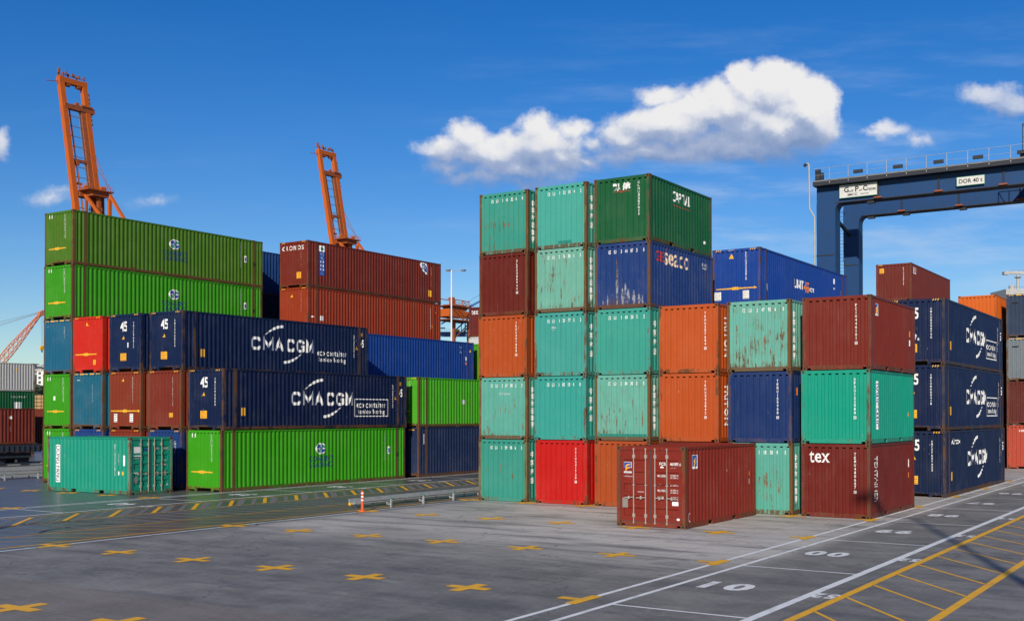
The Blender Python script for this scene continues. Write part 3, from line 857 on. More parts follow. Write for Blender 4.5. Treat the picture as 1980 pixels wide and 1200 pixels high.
def florens(surf, s0, t0, s1, t1):
    w, h = s1-s0, t1-t0
    f = lambda x, y: (s0+w*x, t0+h*y)
    sw = []
    for dy in (0.0, -0.27):
        sw.append([f(0.22, 0.55+dy), f(0.30, 0.72+dy), f(0.45, 0.80+dy), f(0.92, 0.86+dy), f(0.80, 0.74+dy), f(0.50, 0.68+dy), f(0.38, 0.58+dy), f(0.28, 0.40+dy)])
    return [(surf, 'rect', None, (s0, t0, s1, t1), 'white', 'logo'), (surf, 'rect', None, (s0+w*.05, t0+h*.16, s1-w*.05, t1-h*.03), 'blue', 'logo', dict(lift=0.003)),
            (surf, 'poly', sw, None, 'yellow', 'logo', dict(lift=0.006)), (surf, 'text', 'FLORENS', (s0+w*.1, t0+h*.03, s1-w*.1, t0+h*.12), 'blue', 'logo', dict(lift=0.003))]


H1, HC_ = SH, HCH
SX, SY, SPI = -27.55, 39.49, 2.8087
def rx_(i): return SX+i*SPI+W
GR = 'containers in the tall stack by the apron'
# column, level, colour, rust, label, decals
front_stack = [
 (0, 0, TEAL, .22, 'teal container at the bottom left of the tall stack, beside the red one', rusty(15, 6, .4, 1.4)+code_top('CSLU 159986 3')+han('中国海运')),
 (0, 1, TEALP, .52, 'pale teal container with a row of rust scrapes, on the bottom left teal one', scr([(.83, .95, 1.3, .06), (1.08, 1.0, 1.5, .07), (1.32, 1.05, 1.55, .08), (1.57, 1.0, 1.4, .05), (1.80, 1.15, 1.5, .05), (.42, .3, .8, .05), (.50, .1, .5, .05), (2.2, .2, .7, .04)])+code_top('CCLU 267082 2')+han('中国海运集团', 0.42, 0.45, 2.2)+[('E', 'text', 'China', (1.0, 1.86, 1.55, 1.95), 'faded', 'lettering')]),
 (0, 2, ORNG, .18, 'orange container in the leftmost column, between a pale teal and a dark brown one', code_v('TRHU307805')+tail('2')),
 (0, 3, BROWN, .20, 'dark brown container in the leftmost column under the top teal one', code_v('GLDU388942')+tail('6')),
 (0, 4, TEAL, .42, 'teal container on top of the leftmost column of the tall stack', scr([(.72, .7, 1.4, .05), (1.0, .85, 1.25, .05), (1.22, 1.0, 1.4, .09), (1.48, 1.1, 1.3, .05), (.50, .1, .9, .06), (.74, .2, .6, .05)])+code_top('CSLU 141326 8')+han('中国海运集团', 0.42, 0.4, 2.2)),
 (1, 0, REDC, .10, 'bright red container on the ground in the tall stack', code_v('CAIU241720')+tail('8')),
 (1, 1, (0.035, 0.30, 0.25), .12, 'clean teal container resting on the bright red one', code_top('CSLU 185134 8')+han('中国海运')),
 (1, 2, (0.05, 0.32, 0.27), .18, 'teal container second above the bright red one, with a small white scribble', code_top('CSLU 151775 2')+han('中国海运')+[('E', 'text', '*', (0.78, 1.83, 1.0, 2.03), 'faded', 'lettering', dict(bold=.03))]),
 (1, 3, (0.15, 0.41, 0.32), .52, 'palest mint container left of the blue one, under the topmost teal container', scr([(.6, .9, 1.3, .04), (1.25, .5, 1.0, .06), (1.4, .9, 1.35, .04), (1.9, .1, .6, .05), (1.62, .1, .5, .04), (.3, .1, .5, .05)])+code_top('CCLU 276381 5')+han('中国海运集团', 0.42, 0.4, 2.2)),
 (1, 4, (0.06, 0.35, 0.28), .26, 'teal container on top of the second column, left of the dark green one', code_top('CSLU 152814 2')+han('中国海运')+[('E', 'rect', None, (1.08, 0.175, 1.72, 0.30), 'panel_patch', 'repair_patch', dict())]),
 (2, 0, (0.36, 0.065, 0.013), .20, 'burnt orange container on the ground, half behind the dark red container with doors', []),
 (2, 1, (0.12, 0.37, 0.29), .60, 'pale teal container with heavy rust streaks, on the half hidden burnt orange one', rusty(5, 14, .2, 1.1)+code_top('CCLU 284303 0')+han('中国海运集团', 0.42, 0.4, 2.2)+[('E', 'rect', None, (0.17, 0.165, 2.27, 0.27), 'panel_patch', 'repair_patch', dict())]),
 (2, 2, (0.045, 0.33, 0.255), .16, 'teal container directly under the blue one with big lettering', code_top('CSLU 160285 2')+han('中国海运')),
 (2, 3, (0.012, 0.042, 0.17), .42, 'scraped blue container with large red and cream lettering, under the dark green one',
  code_top('GESU 344873 0')+[('S', 'text', 'GE', (0.46, 1.86, 1.24, 2.26), 'red', 'logo_lettering', dict(bold=.018)), ('S', 'text', 'seaco', (1.30, 1.78, 3.62, 2.28), 'cream', 'logo_lettering', dict(bold=.012, sp=1.12)),
   ('S', 'text', '22 G1', (4.95, 2.12, 5.50, 2.24), 'faded', 'serial_number'), ('S', 'text', '4880', (5.0, 1.98, 5.4, 2.08), 'faded', 'serial_number')]+
   scr([(0.98, .1, 1.7, .07), (1.22, .15, .8, .09), (1.34, .2, 1.0, .12), (1.47, .15, .75, .12), (1.72, .1, .7, .1), (1.95, .1, .55, .09), (2.1, .1, .5, .08), (.35, .1, .5, .06), (.55, .12, .6, .06)], 'scrape')+scr([(0.98, .8, 2.0, .05)], 'rustmark')),
 (2, 4, DGRN, .22, 'dark green container with white lettering on the very top of the tall stack',
  [('E', 'text', '凯 航', (0.82, 2.05, 1.62, 2.35), 'white', 'logo_lettering', dict(bold=.05)), ('E', 'rect', None, (0.84, 2.00, 1.60, 2.02), 'red', 'logo_underline'), ('E', 'circ', None, (1.19, 1.96, 1.26, 2.04), 'red', 'logo_underline', dict(lift=.003)),
   ('S', 'text', 'CAPITAL', (2.16, 1.84, 3.84, 2.26), 'white', 'logo_lettering', dict(bold=.022, sp=1.15)), ('S', 'rect', None, (2.11, 1.68, 3.78, 1.70), 'red', 'logo_underline'),
   ('S', 'vtext', 'CLHU3287011', (4.88, 0.9, 4.94, 2.25), 'white', 'serial_number'), ('S', 'vtext', '22G1', (5.14, 1.4, 5.19, 1.8), 'white', 'serial_number'), ('S', 'rect', None, (5.26, 0.5, 5.42, 0.62), 'white', 'label_sticker')]+code_v('CLHU3287011', 1.97, 1.0, 2.35)),
 (3, 0, BROWN, .22, 'brown container buried on the ground behind the dark red container with doors', []),
 (3, 1, ORNG, .14, 'orange container left of the dark blue one, lower of two orange ones with sideways lettering', code_v('TRHU343842')+tail('9')+[('S', 'rtext', 'TRITON', (0.66, 0.62, 0.98, 2.2), 'white', 'logo_lettering', dict(bold=.01))]),
 (3, 2, (0.46, 0.080, 0.014), .14, 'orange container on top of its column, upper of two orange ones with sideways lettering', code_v('TRHU207684')+tail('8')+[('S', 'rtext', 'TRITON', (0.66, 0.62, 0.98, 2.2), 'white', 'logo_lettering', dict(bold=.01))]),
 (4, 0, (0.10, 0.38, 0.30), .46, 'faded teal container on the ground under the dark blue one', rusty(12, 9, .3, 1.5)+code_top('CSLU 118309 5')+han('中国海运集团', 0.42, 0.4, 2.2)),
 (4, 1, (0.008, 0.030, 0.125), .14, 'dark blue container with white scratches between two rusty teal ones', code_v('TEMU155958')+tail('0')+[('S', 'text', 'SI', (0.46, 1.72, 0.70, 2.0), 'orange', 'lettering', dict(bold=.03))]),
 (4, 2, (0.13, 0.39, 0.31), .64, 'very rusty pale teal container on top of its column beside a brown one', rusty(9, 18, .2, 1.6)+code_top('CCLU 247956 0')+han('中国海运集团', 0.42, 0.4, 2.2)),
 (5, 0, (0.135, 0.013, 0.008), .16, 'brown container with the white word tex at the right corner of the tall stack',
  code_v('TEMU480657')+tail('8')+[('E', 'text', 'tex', (0.28, 1.92, 1.02, 2.32), 'white', 'logo_lettering', dict(bold=.010)), ('S', 'rtext', 'TEXTAINER', (0.66, 0.55, 0.98, 2.15), 'faded', 'logo_lettering', dict(bold=-.005)), ('S', 'rect', None, (5.22, 1.6, 5.30, 1.9), 'white', 'label_sticker'), ('S', 'rect', None, (5.22, 1.2, 5.29, 1.4), 'orange', 'label_sticker')]),
 (5, 1, MINT, .08, 'bright green container with a white strip on its side, between two brown ones',
  code_v('DFSU122088')+tail('2')+[('S', 'rect', None, (0.74, 0.50, 1.10, 2.20), 'white', 'logo'), ('S', 'rtext', 'DONG FANG', (0.80, 0.58, 1.04, 2.12), 'blue', 'logo_lettering', dict(bold=.02, lift=.004)), ('S', 'rect', None, (5.22, 0.95, 5.30, 1.1), 'orange', 'label_sticker')]),
 (5, 2, (0.175, 0.020, 0.010), .16, 'brown container on top at the right corner of the tall stack, small blue logo',
  code_v('FCIU446101')+tail('6')+florens('S', 0.60, 1.90, 0.96, 2.32)+[('S', 'rect', None, (5.24, 1.40, 5.31, 1.62), 'orange', 'label_sticker'), ('S', 'rect', None, (5.24, 1.05, 5.31, 1.28), 'white', 'label_sticker')]),
]
M['panel_patch'] = plain('darker_teal_touch_up', (0.012, 0.20, 0.155), 0.5, 0.3, 5)
FR_T = (0.12, 0.115, 0.045)
for (i, k, col, ru, lab, dec) in front_stack:
    fr = FR_T if (col[1] > 0.25 and ru > 0.2) else None
    container(rx_(i)+random.uniform(-.03, .03), SY+random.uniform(-.045, .03), k*SH, L20, SH, col, ru, lab, dec, GR, frame=fr)

# dark red container with doors, in front
dd = [('E', 'text', 'FCIU', (1.53, 1.99, 1.80, 2.09), 'white', 'serial_number', dict(bold=.02, flat=0.04)), ('E', 'text', '461090', (1.90, 1.99, 2.20, 2.09), 'white', 'serial_number', dict(bold=.02, flat=0.04)),
      ('E', 'text', '6', (2.23, 1.99, 2.28, 2.08), 'white', 'serial_number', dict(flat=0.034)), ('E', 'text', '22G1', (1.90, 1.82, 2.10, 1.92), 'white', 'serial_number', dict(bold=.01, flat=0.07)),
      ('E', 'circ', None, (1.53, 1.80, 1.67, 1.97), 'white', 'label_sticker', dict(flat=0.07))]
for j, (tx, tt) in enumerate((('MAX. GROSS', 1.62), ('TARE', 1.38), ('MAX. CARGO', 1.15), ('CU. CAP.', 0.93))):
    dd.append(('E', 'text', tx, (1.46, tt, 1.46+0.028*len(tx), tt+0.075), 'white', 'data_lettering', dict(bold=.01, flat=0.045)))
    for q, s_ in enumerate(('30.480 KG', '67.200 LB')): dd.append(('E', 'text', s_, (1.91, tt+0.035-0.075*q, 2.22, tt+0.085-0.075*q), 'white', 'data_lettering', dict(flat=0.045)))
dd += [('E', 'poly', [[(0.74, 1.13), (0.97, 1.13), (0.855, 0.93)]], None, 'white', 'label_sticker', dict(flat=0.055)), ('E', 'rect', None, (0.20, 0.60, 0.40, 0.92), 'grey', 'data_plate', dict(flat=0.03)),
       ('E', 'rect', None, (1.97, 0.72, 2.19, 0.85), 'white', 'label_sticker', dict(flat=0.04)), ('E', 'circ', None, (2.13, 0.25, 2.24, 0.33), 'white', 'label_sticker', dict(flat=0.03)),
       ('E', 'text', 'www.florens.com', (0.19, 1.60, 0.60, 1.64), 'white', 'lettering', dict(flat=0.045))]
fl = florens('E', 0.24, 1.72, 0.53, 2.08)
dd += [(a, b, c, d, e, f, dict((g[0] if g else {}), flat=0.045)) for a, b, c, d, e, f, *g in fl]
dd += florens('S', 0.62, 1.88, 0.98, 2.32)
dd += [('S', 'vtext', 'FCIU4610906', (5.12, 0.95, 5.18, 2.20), 'white', 'serial_number'), ('S', 'vtext', '22G1', (5.42, 1.8, 5.47, 2.2), 'white', 'serial_number'), ('S', 'rect', None, (5.46, 1.45, 5.54, 1.6), 'orange', 'label_sticker'), ('S', 'rect', None, (5.46, 1.15, 5.52, 1.34), 'white', 'label_sticker'),
       ('S', 'strip', [(0.42, 0.20, .03), (0.34, 0.28, .03), (0.34, 0.40, .03), (0.42, 0.48, .02)], None, 'faded', 'lettering')]
container(-15.04, 32.92, 0, L20, SH, (0.20, 0.019, 0.010), .20, 'dark red container with closed doors standing alone in front of the tall stack', dd, None, door=True)

# teal container with doors at the left, long side to the camera (turned a quarter)
tt_ = [('E', 'rect', None, (0.20, 1.72, 0.62, 2.22), 'white', 'label_sticker', dict(flat=0.045)), ('E', 'circ', None, (0.84, 1.95, 1.0, 2.1), 'blue', 'label_sticker', dict(flat=0.06)),
       ('E', 'text', 'DFIU', (1.44, 2.00, 1.66, 2.12), 'faded', 'serial_number', dict(bold=.01, flat=0.04)), ('E', 'text', '334787 2', (1.86, 2.00, 2.26, 2.12), 'faded', 'serial_number', dict(bold=.01, flat=0.03)),
       ('E', 'text', '22G1', (1.86, 1.82, 2.04, 1.92), 'faded', 'serial_number', dict(bold=.01, flat=0.07)), ('E', 'rect', None, (0.22, 1.62, 0.60, 1.64), 'faded', 'lettering', dict(flat=0.045)),
       ('E', 'rect', None, (0.24, 0.96, 0.50, 1.02), 'white', 'label_sticker', dict(flat=0.045)), ('E', 'rect', None, (0.30, 0.50, 0.46, 0.80), 'grey', 'data_plate', dict(flat=0.04)), ('E', 'circ', None, (2.08, 0.33, 2.2, 0.42), 'faded', 'label_sticker', dict(flat=0.03))]
for j, t_ in enumerate((1.45, 1.26, 0.98, 0.80)):
    tt_ += [('E', 'text', '30.480', (1.86, t_, 2.10, t_+0.10), 'faded', 'data_lettering', dict(bold=.01, flat=0.045)), ('E', 'text', 'M.GR', (1.44, t_, 1.62, t_+0.07), 'faded', 'data_lettering', dict(bold=.01, flat=0.045))]
tt_ += [('N', 'rect', None, (0.62, 0.42, 0.98, 2.20), 'white', 'logo'), ('N', 'rtext', 'DONG FANG', (0.68, 0.48, 0.92, 2.14), 'navy', 'logo_lettering', dict(bold=.01, lift=.004)),
        ('N', 'vtext', 'DFIU3347872', (4.98, 0.85, 5.06, 2.28), 'white', 'serial_number', dict(bold=.01)), ('N', 'vtext', '22G1', (5.26, 1.35, 5.31, 1.85), 'white', 'serial_number'),
        ('N', 'rect', None, (5.60, 1.30, 5.68, 1.78), 'white', 'label_sticker'), ('N', 'circ', None, (5.22, 0.86, 5.34, 1.06), 'white', 'label_sticker'), ('N', 'circ', None, (5.48, 0.86, 5.62, 1.06), 'yellow', 'label_sticker')]
tc_ = container(-42.56, 33.39+W/2, 0, L20, SH, (0.006, 0.285, 0.185), .20, 'teal container with doors standing crosswise in front of the left stack', tt_, None, door=True, rz=PI/2, frame=(0.10, 0.22, 0.15))

# ------------------------------------------------------------------ left block
GL = 'containers in the left block'
CX = [-52.13, -49.18, -46.22, -43.28, -40.44]
YF = 37.0
def lv(k): return k*HCH
LB = [
 (0, 0, LGRN, .34, 'green container at the bottom left corner of the left block, behind the crosswise teal one', green_end()),
 (0, 1, LGRN, .30, 'green container left of a steel blue one, second level of the left block', green_end()+[('E', 'rect', None, (0.92, 1.5, 1.02, 1.72), 'white', 'label_sticker')]),
 (0, 2, STEELB, .34, 'steel blue container left of the red one', hazard(HCH, solid=True)+[('E', 'text', 'T', (0.28, 2.42, 0.42, 2.56), 'faded', 'lettering'), ('E', 'vtext', 'UACU52', (1.72, 1.9, 1.77, 2.5), 'faded', 'serial_number')]),
 (0, 3, LGRN, .30, 'bright green long container with round logo, second from the top of the left block', green_end()+consent()),
 (0, 4, (0.060, 0.165, 0.008), .42, 'olive green long container with round logo on top of the left block', green_end()+consent()),
 (1, 0, (0.010, 0.045, 0.20), .24, 'blue container low in the second column of the left block, behind the crosswise teal one', hazard(HCH)),
 (1, 1, (0.012, 0.125, 0.20), .46, 'rusty steel blue container under the red one', hazard(HCH, solid=True)+[('E', 'rect', None, (0.3, 2.5, 0.55, 2.54), 'faded', 'lettering'), ('E', 'vtext', 'UACU524', (1.60, 1.35, 1.65, 2.3), 'faded', 'serial_number')]),
 (1, 2, (0.60, 0.022, 0.010), .10, 'bright red long container with yellow width marking in the left block', hazard(HCH)+arrow(0.95, 0.2, 1.95)+tri(1.15, 2.52, 0.10)+[('E', 'vtext', 'HASU489302', (1.78, 1.15, 1.84, 2.62), 'faded', 'serial_number')]+sticker(1.68, 0.40, 1.88, 0.66)),
 (2, 0, BRICK, .22, 'brick red container at the bottom, only its top edge above the crosswise teal one', hazard(HCH)),
 (2, 1, (0.23, 0.036, 0.014), .18, 'brick brown container with yellow width marking and two white labels', hazard(HCH)+arrow(0.92, 0.12, 2.2, head=True)+tri(1.05, 2.50, 0.10)+[('E', 'vtext', 'CRXU986201', (1.72, 1.3, 1.78, 2.62), 'faded', 'serial_number')]+sticker(0.30, 0.36, 0.60, 0.78, 'white')+sticker(1.52, 0.36, 1.84, 0.78, 'white')),
 (2, 2, NAVY, .12, 'navy container marked 45, right of the red one', end45('AMCU90017')+[('E', 'rect', None, (1.40, 1.20, 1.47, 1.45), 'white', 'label_sticker')]),
 (3, 0, (0.010, 0.045, 0.18), .24, 'blue container at the bottom in deep shade, right of the low brick red one', hazard(HCH)+[('E', 'vtext', 'CMAU45', (1.9, 1.75, 1.98, 2.35), 'white', 'serial_number')]),
 (3, 1, (0.20, 0.028, 0.014), .26, 'brick brown container with one yellow label, under the upper navy one', hazard(HCH)+sticker(1.52, 0.6, 1.82, 0.82)+[('E', 'vtext', 'GATU865120', (1.74, 1.15, 1.80, 2.55), 'faded', 'serial_number')]),
 (3, 2, NAVY, .10, 'navy long container with white lettering and an unframed tagline, above the framed one', end45('AMCU90022')+cma('plain')),
 (4, 0, LGRN, .30, 'bright green long container on the ground at the front corner of the left block', green_end()+consent()),
 (4, 1, (0.0045, 0.013, 0.052), .20, 'navy long container with white lettering and a framed tagline, on the green ground level one', end45('AMCU90009')+cma('box')),
]
FRG = (0.045, 0.030, 0.018)
for (i, k, col, ru, lab, dec) in LB:
    fr = FRG if col[1] > 0.2 else None
    container(CX[i]+random.uniform(-.02, .02), YF+random.uniform(-.02, .12)+(0.15 if i == 0 else -0.08), lv(k), L45, HCH, col, ru, lab, dec, GL, frame=fr)

GB = 'containers behind the left block'
YB = 51.85
cr_side = [('S', 'rect', None, (1.02, 0.80, 1.54, 2.28), 'blue', 'logo'), ('S', 'vtext', 'CRONOS', (1.12, 0.86, 1.44, 2.22), 'white', 'logo_lettering', dict(bold=.0, lift=.004, ln=1.05)), ('S', 'rect', None, (1.02, 2.30, 1.54, 2.68), 'white', 'logo'),
           ('S', 'circ', None, (1.14, 2.36, 1.42, 2.62), 'green_cap', 'logo', dict(lift=.004)),
           ('S', 'poly', [[(11.25, 2.62), (11.45, 2.78), (12.0, 2.74), (12.2, 2.5), (12.15, 1.9), (11.6, 2.2)]], None, 'white', 'logo'), ('S', 'poly', [[(11.45, 2.56), (11.55, 2.70), (11.92, 2.66), (12.05, 2.46), (12.05, 2.08), (11.7, 2.28)]], None, 'blue', 'logo', dict(lift=.004)),
           ('S', 'text', 'IS', (11.6, 2.35, 11.95, 2.6), 'white', 'logo', dict(bold=.02, lift=.008)),
           ('S', 'vtext', 'CRXU8730041', (12.54, 1.0, 12.60, 2.55), 'faded', 'serial_number'), ('S', 'rect', None, (12.25, 0.42, 12.60, 0.88), 'yellow', 'label_sticker')]
BB = [
 (-49.12, YB, 4, (0.165, 0.022, 0.012), .16, 'brown long container with a vertical blue name panel, on top of the back stack', hazard(HCH)+[('E', 'text', 'CRONOS', (0.22, 2.34, 2.02, 2.62), 'white', 'logo_lettering', dict(bold=.01, sp=1.6)), ('E', 'vtext', 'CRXU873004', (1.79, 1.1, 1.85, 2.3), 'white', 'serial_number')]+sticker(1.46, 0.55, 1.82, 0.95)+cr_side),
 (-49.12, YB, 3, (0.28, 0.036, 0.011), .12, 'red brown long container with yellow width marking, under the one with the blue name panel', hazard(HCH)+arrow(0.62, 0.15, 2.25)+tri(1.05, 2.40, 0.11)+[('E', 'vtext', 'CRXU98430', (1.80, 1.3, 1.86, 2.65), 'faded', 'serial_number'), ('S', 'rect', None, (1.12, 0.85, 1.40, 1.15), 'white', 'label_sticker'), ('S', 'rect', None, (0.28, 1.0, 0.60, 1.1), 'white', 'label_sticker'), ('S', 'vtext', 'CRXU9843', (12.5, 1.0, 12.56, 2.5), 'faded', 'serial_number'), ('S', 'rect', None, (12.7, 1.1, 12.78, 1.35), 'orange', 'label_sticker')]+tri(13.15, 2.3, .1, 'yellow', 'S')),
 (-46.2, YB, 2, (0.008, 0.052, 0.26), .14, 'royal blue long container behind the navy one, with a slanting shadow across its near end', hazard(HCH)+[('S', 'text', 'X', (12.0, 2.1, 12.25, 2.55), 'faded', 'logo_lettering'), ('S', 'vtext', 'TCLU40', (12.62, 1.4, 12.68, 2.5), 'faded', 'serial_number'), ('S', 'rect', None, (12.75, 1.6, 12.82, 1.85), 'white', 'label_sticker'), ('S', 'rect', None, (12.75, 1.3, 12.82, 1.5), 'orange', 'label_sticker')]+tri(13.3, 2.3, .1, 'yellow', 'S')),
 (-40.35, YB-.1, 1, (0.060, 0.36, 0.014), .44, 'rusty green long container on the blue black one at the back of the left block', green_end()+hazard(HCH)+[('S', 'circ', None, (4.3, 1.35, 4.7, 1.62), 'faded', 'logo')]),
 (-40.35, YB-.1, 0, (0.014, 0.028, 0.080), .30, 'blue black long container on the ground under the rusty green one', [('S', 'rect', None, (0.44, 1.9, 0.60, 2.5), 'white', 'label_sticker'), ('E', 'rect', None, (1.7, 2.7, 2.1, 2.78), 'yellow', 'label_sticker')]),
 (-55.02, YB, 4, (0.010, 0.050, 0.185), .16, 'blue long container in the gap between olive green one and brown back stack', []),
]
for (x, y, k, col, ru, lab, dec) in BB:
    container(x, y, lv(k), L45, HCH, col, ru, lab, dec, GB, frame=FRG if col[1] > 0.2 else None)


def support(x, y, n, L, H, cols, what):
    for k in range(n):
        container(x, y, k*H, L, H, cols[k % len(cols)], .25, 'container buried in the stack beneath '+what, (), 'hidden containers beneath '+what, simple=True)


support(-49.12, YB, 3, L45, HCH, [BROWN, NAVY, BRICK], 'the red brown long container of the back stack')
support(-46.2, YB, 2, L45, HCH, [NAVY, BRICK], 'the royal blue long container')
support(-55.02, YB, 4, L45, HCH, [NAVY, BROWN, LGRN, NAVY], 'the blue container seen in the gap')
support(-43.2, YB, 2, L45, HCH, [BROWN, BLUE], 'and beside the rusty green long container')

# third row, seen through the gap in the middle
container(-54.9, 80.6, 4*SH, L20, SH, (0.135, 0.02, 0.016), .15, 'far brown container with white word tex, in the gap left of the tall stack',
          [('E', 'text', 'tex', (0.28, 1.95, 1.02, 2.34), 'white', 'logo_lettering', dict(bold=.012))])
container(-54.9, 80.6, 3*SH, L20, SH, (0.60, 0.60, 0.57), .15, 'white container under the far brown one in the gap left of the tall stack', [('E', 'rect', None, (1.3, 1.8, 1.7, 2.2), 'blue', 'logo'), ('E', 'rect', None, (1.3, 2.2, 1.8, 2.3), 'orange', 'logo')])
support(-54.9, 80.6, 3, L20, SH, [BROWN], 'the far white container')
container(-46.2, 66.5, 2*HCH, L45, HCH, LGRN, .3, 'green container end squeezed between the royal blue one and the tall stack', green_end(), frame=FRG)
support(-46.2, 66.5, 2, L45, HCH, [LGRN, BROWN], 'the squeezed green container end')

# ------------------------------------------------------------------ right back stacks
YR = 51.4
unit = hazard(HCH)+arrow(0.98, 0.2, 2.12, head=True)+tri(0.98, 2.54, .12)+sticker(0.10, 0.44, 0.45, 0.84, 'white')+sticker(1.54, 0.46, 1.87, 0.86, 'white')+[
    ('E', 'vtext', 'FCIU4520810', (1.68, 1.36, 1.75, 2.70), 'white', 'serial_number', dict(bold=.02)), ('E', 'text', 'UNIT', (0.82, 2.80, 1.06, 2.85), 'white', 'lettering', dict(flat=0.002)), ('E', 'text', '45', (1.07, 2.80, 1.15, 2.85), 'orange', 'lettering', dict(flat=0.002)),
    ('S', 'text', 'UNIT', (4.80, 1.40, 6.28, 1.86), 'white', 'logo_lettering', dict(bold=.035)), ('S', 'text', '45', (6.34, 1.30, 7.10, 1.86), 'orange', 'logo_lettering', dict(bold=.04)), ('S', 'text', '.com', (7.14, 1.40, 7.98, 1.62), 'white', 'logo_lettering', dict(bold=.02)),
    ('S', 'poly', [[(0.76, 1.22), (1.02, 1.22), (1.0, 0.85), (0.9, 0.9)]], None, 'faded', 'label_sticker'), ('S', 'circ', None, (11.3, 2.2, 11.6, 2.5), 'white', 'logo'), ('S', 'rect', None, (11.35, 1.9, 11.6, 2.0), 'faded', 'lettering'), ('S', 'rect', None, (12.6, 1.7, 12.72, 1.95), 'yellow', 'label_sticker')]
container(-19.58, YR, 3*HCH, L45, HCH, (0.009, 0.055, 0.30), .14, 'bright blue long container with a white and orange web address, behind the tall stack', unit, 'long containers behind the tall stack')
support(-19.58, YR, 3, L45, HCH, [BLUE, BROWN, NAVY], 'the bright blue long container with the web address')
rl = 'navy long containers stacked at the right'
container(-11.22, YR, 2*HCH, L45, HCH, NAVY, .12, 'top navy long container of the right-hand pile of three, with torn white sticker', end45('AMCU8000790')+cma('box')+[('E', 'poly', [[(1.0, 1.15), (1.2, 1.1), (1.25, 1.3), (1.12, 1.45)], [(1.28, 1.08), (1.36, 1.06), (1.36, 1.18), (1.3, 1.2)]], None, 'white', 'label_sticker')], rl)
container(-11.25, YR+.05, HCH, L45, HCH, NAVY, .14, 'middle navy long container of the right-hand pile of three, tagline between two white bars', end45('AMCU8000418')+cma('box'), rl)
container(-11.20, YR-.03, 0, L45, HCH, (0.0048, 0.015, 0.056), .22, 'bottom navy long container of the right-hand pile of three, standing on the yard', end45('AMCU7097433')+cma(None)+[('S', 'text', 'Airbox', (1.3, 2.28, 3.0, 2.56), 'white', 'lettering', dict(bold=.02))], rl)
container(-19.9, 81.1, 4*HCH, L40, SH, (0.15, 0.022, 0.014), .14, 'brown container standing high against the sky right of the blue gantry leg', hazard(SH)[:1]+sticker(0.25, 1.95, 0.55, 2.3)+code_v('FCIU3308127', 1.9)+florens('S', 0.7, 1.9, 1.3, 2.35), 'containers of the far right rows')
support(-19.9, 81.1, 4, L40, HCH, [BROWN, NAVY, BRICK], 'the high brown container against the sky')
container(-14.3, 80.7, 3*HCH, L20, HCH, (0.62, 0.12, 0.010), .22, 'vivid orange container behind the pile of three navy ones', [], 'containers of the far right rows')
support(-14.3, 80.7, 3, L20, HCH, [BROWN, BRICK, NAVY], 'the vivid orange container')
fr_ = [((0.42, 0.062, 0.035), .14, 0, 'salmon red container on the ground at the right edge', [('E', 'text', 'HAMBURG', (0.75, 2.45, 1.5, 2.6), 'white', 'lettering', dict(bold=.02))]),
       ((0.11, 0.02, 0.014), .25, 1, 'dark brown container on the salmon red one at the right edge', []),
       (GREY, .45, 2, 'weathered grey container on the dark brown one at the right edge', hazard(HCH, solid=True)+[('E', 'rect', None, (0.35, 2.25, 0.75, 2.34), 'dark', 'vent')]),
       ((0.030, 0.050, 0.095), .20, 3, 'slate blue container on top of the stack at the right edge', hazard(HCH, solid=True)+[('E', 'rect', None, (0.35, 2.25, 0.75, 2.34), 'dark', 'vent')])]
for col, ru, k, lab, dec in fr_: container(-11.36, 81.2, k*HCH, L40, HCH, col, ru, lab, dec, 'stack at the right edge')

# ------------------------------------------------------------------ far left: containers on wagons and a stack by the quay
def longside(xright, yfar, z0, L, H, col, ru, lab, dec, grp):
    return container(xright, yfar-L, z0, L, H, col, ru, lab, dec, grp)
gq = 'containers at the far left'
longside(-95.2, 64, 2*HCH, L40, SH, (0.50, 0.49, 0.46), .10, 'white ribbed container with big red lettering at the left edge',
         [('S', 'text', 'YANG MING', (0.6, 1.12, 8.47, 1.90), 'red', 'logo_lettering', dict(bold=.04))]+tri(10.3, 2.0, .12, 'yellow', 'S'), gq)
longside(-95.2, 64, HCH, L40, HCH, (0.006, 0.09, 0.03), .16, 'dark green container with a white letter under the white ribbed one', [('S', 'text', 'C', (6.9, 0.9, 8.0, 1.75), 'white', 'logo_lettering', dict(bold=.04)), ('S', 'rect', None, (10.1, 0.3, 10.45, 1.9), 'white', 'logo'), ('S', 'rect', None, (10.52, 0.3, 10.85, 1.9), 'faded', 'logo'), ('S', 'text', 'EISU 90217', (9.8, 2.3, 11.4, 2.45), 'faded', 'serial_number')], gq)
longside(-95.2, 64, 0, L40, HCH, BROWN, .16, 'container hidden behind the railway wagon under the dark green one', [], gq)
longside(-74.3, 50, 1.50, L40, SH, (0.16, 0.024, 0.015), .14, 'brown red container riding on the railway wagon at the left edge', tri(8.1, 1.36, .12, 'yellow', 'S')+sticker(7.5, .95, 7.75, 1.2, 'yellow', 'S')+tri(8.2, 1.05, .12, 'yellow', 'S')+[('S', 'vtext', 'TGHU4307851', (8.95, 0.9, 9.02, 2.2), 'faded', 'serial_number'), ('S', 'vtext', '42G1', (10.2, 0.9, 10.27, 1.3), 'faded', 'serial_number'), ('S', 'circ', None, (10.12, 1.8, 10.36, 2.05), 'white', 'logo')], gq)
longside(-74.3, 51.2+L20, 1.50, L20, SH, (0.18, 0.03, 0.016), .14, 'brown red container on the next wagon, peeping out beside the green corner column', tri(0.6, 1.9, .14, 'yellow', 'S'), gq)


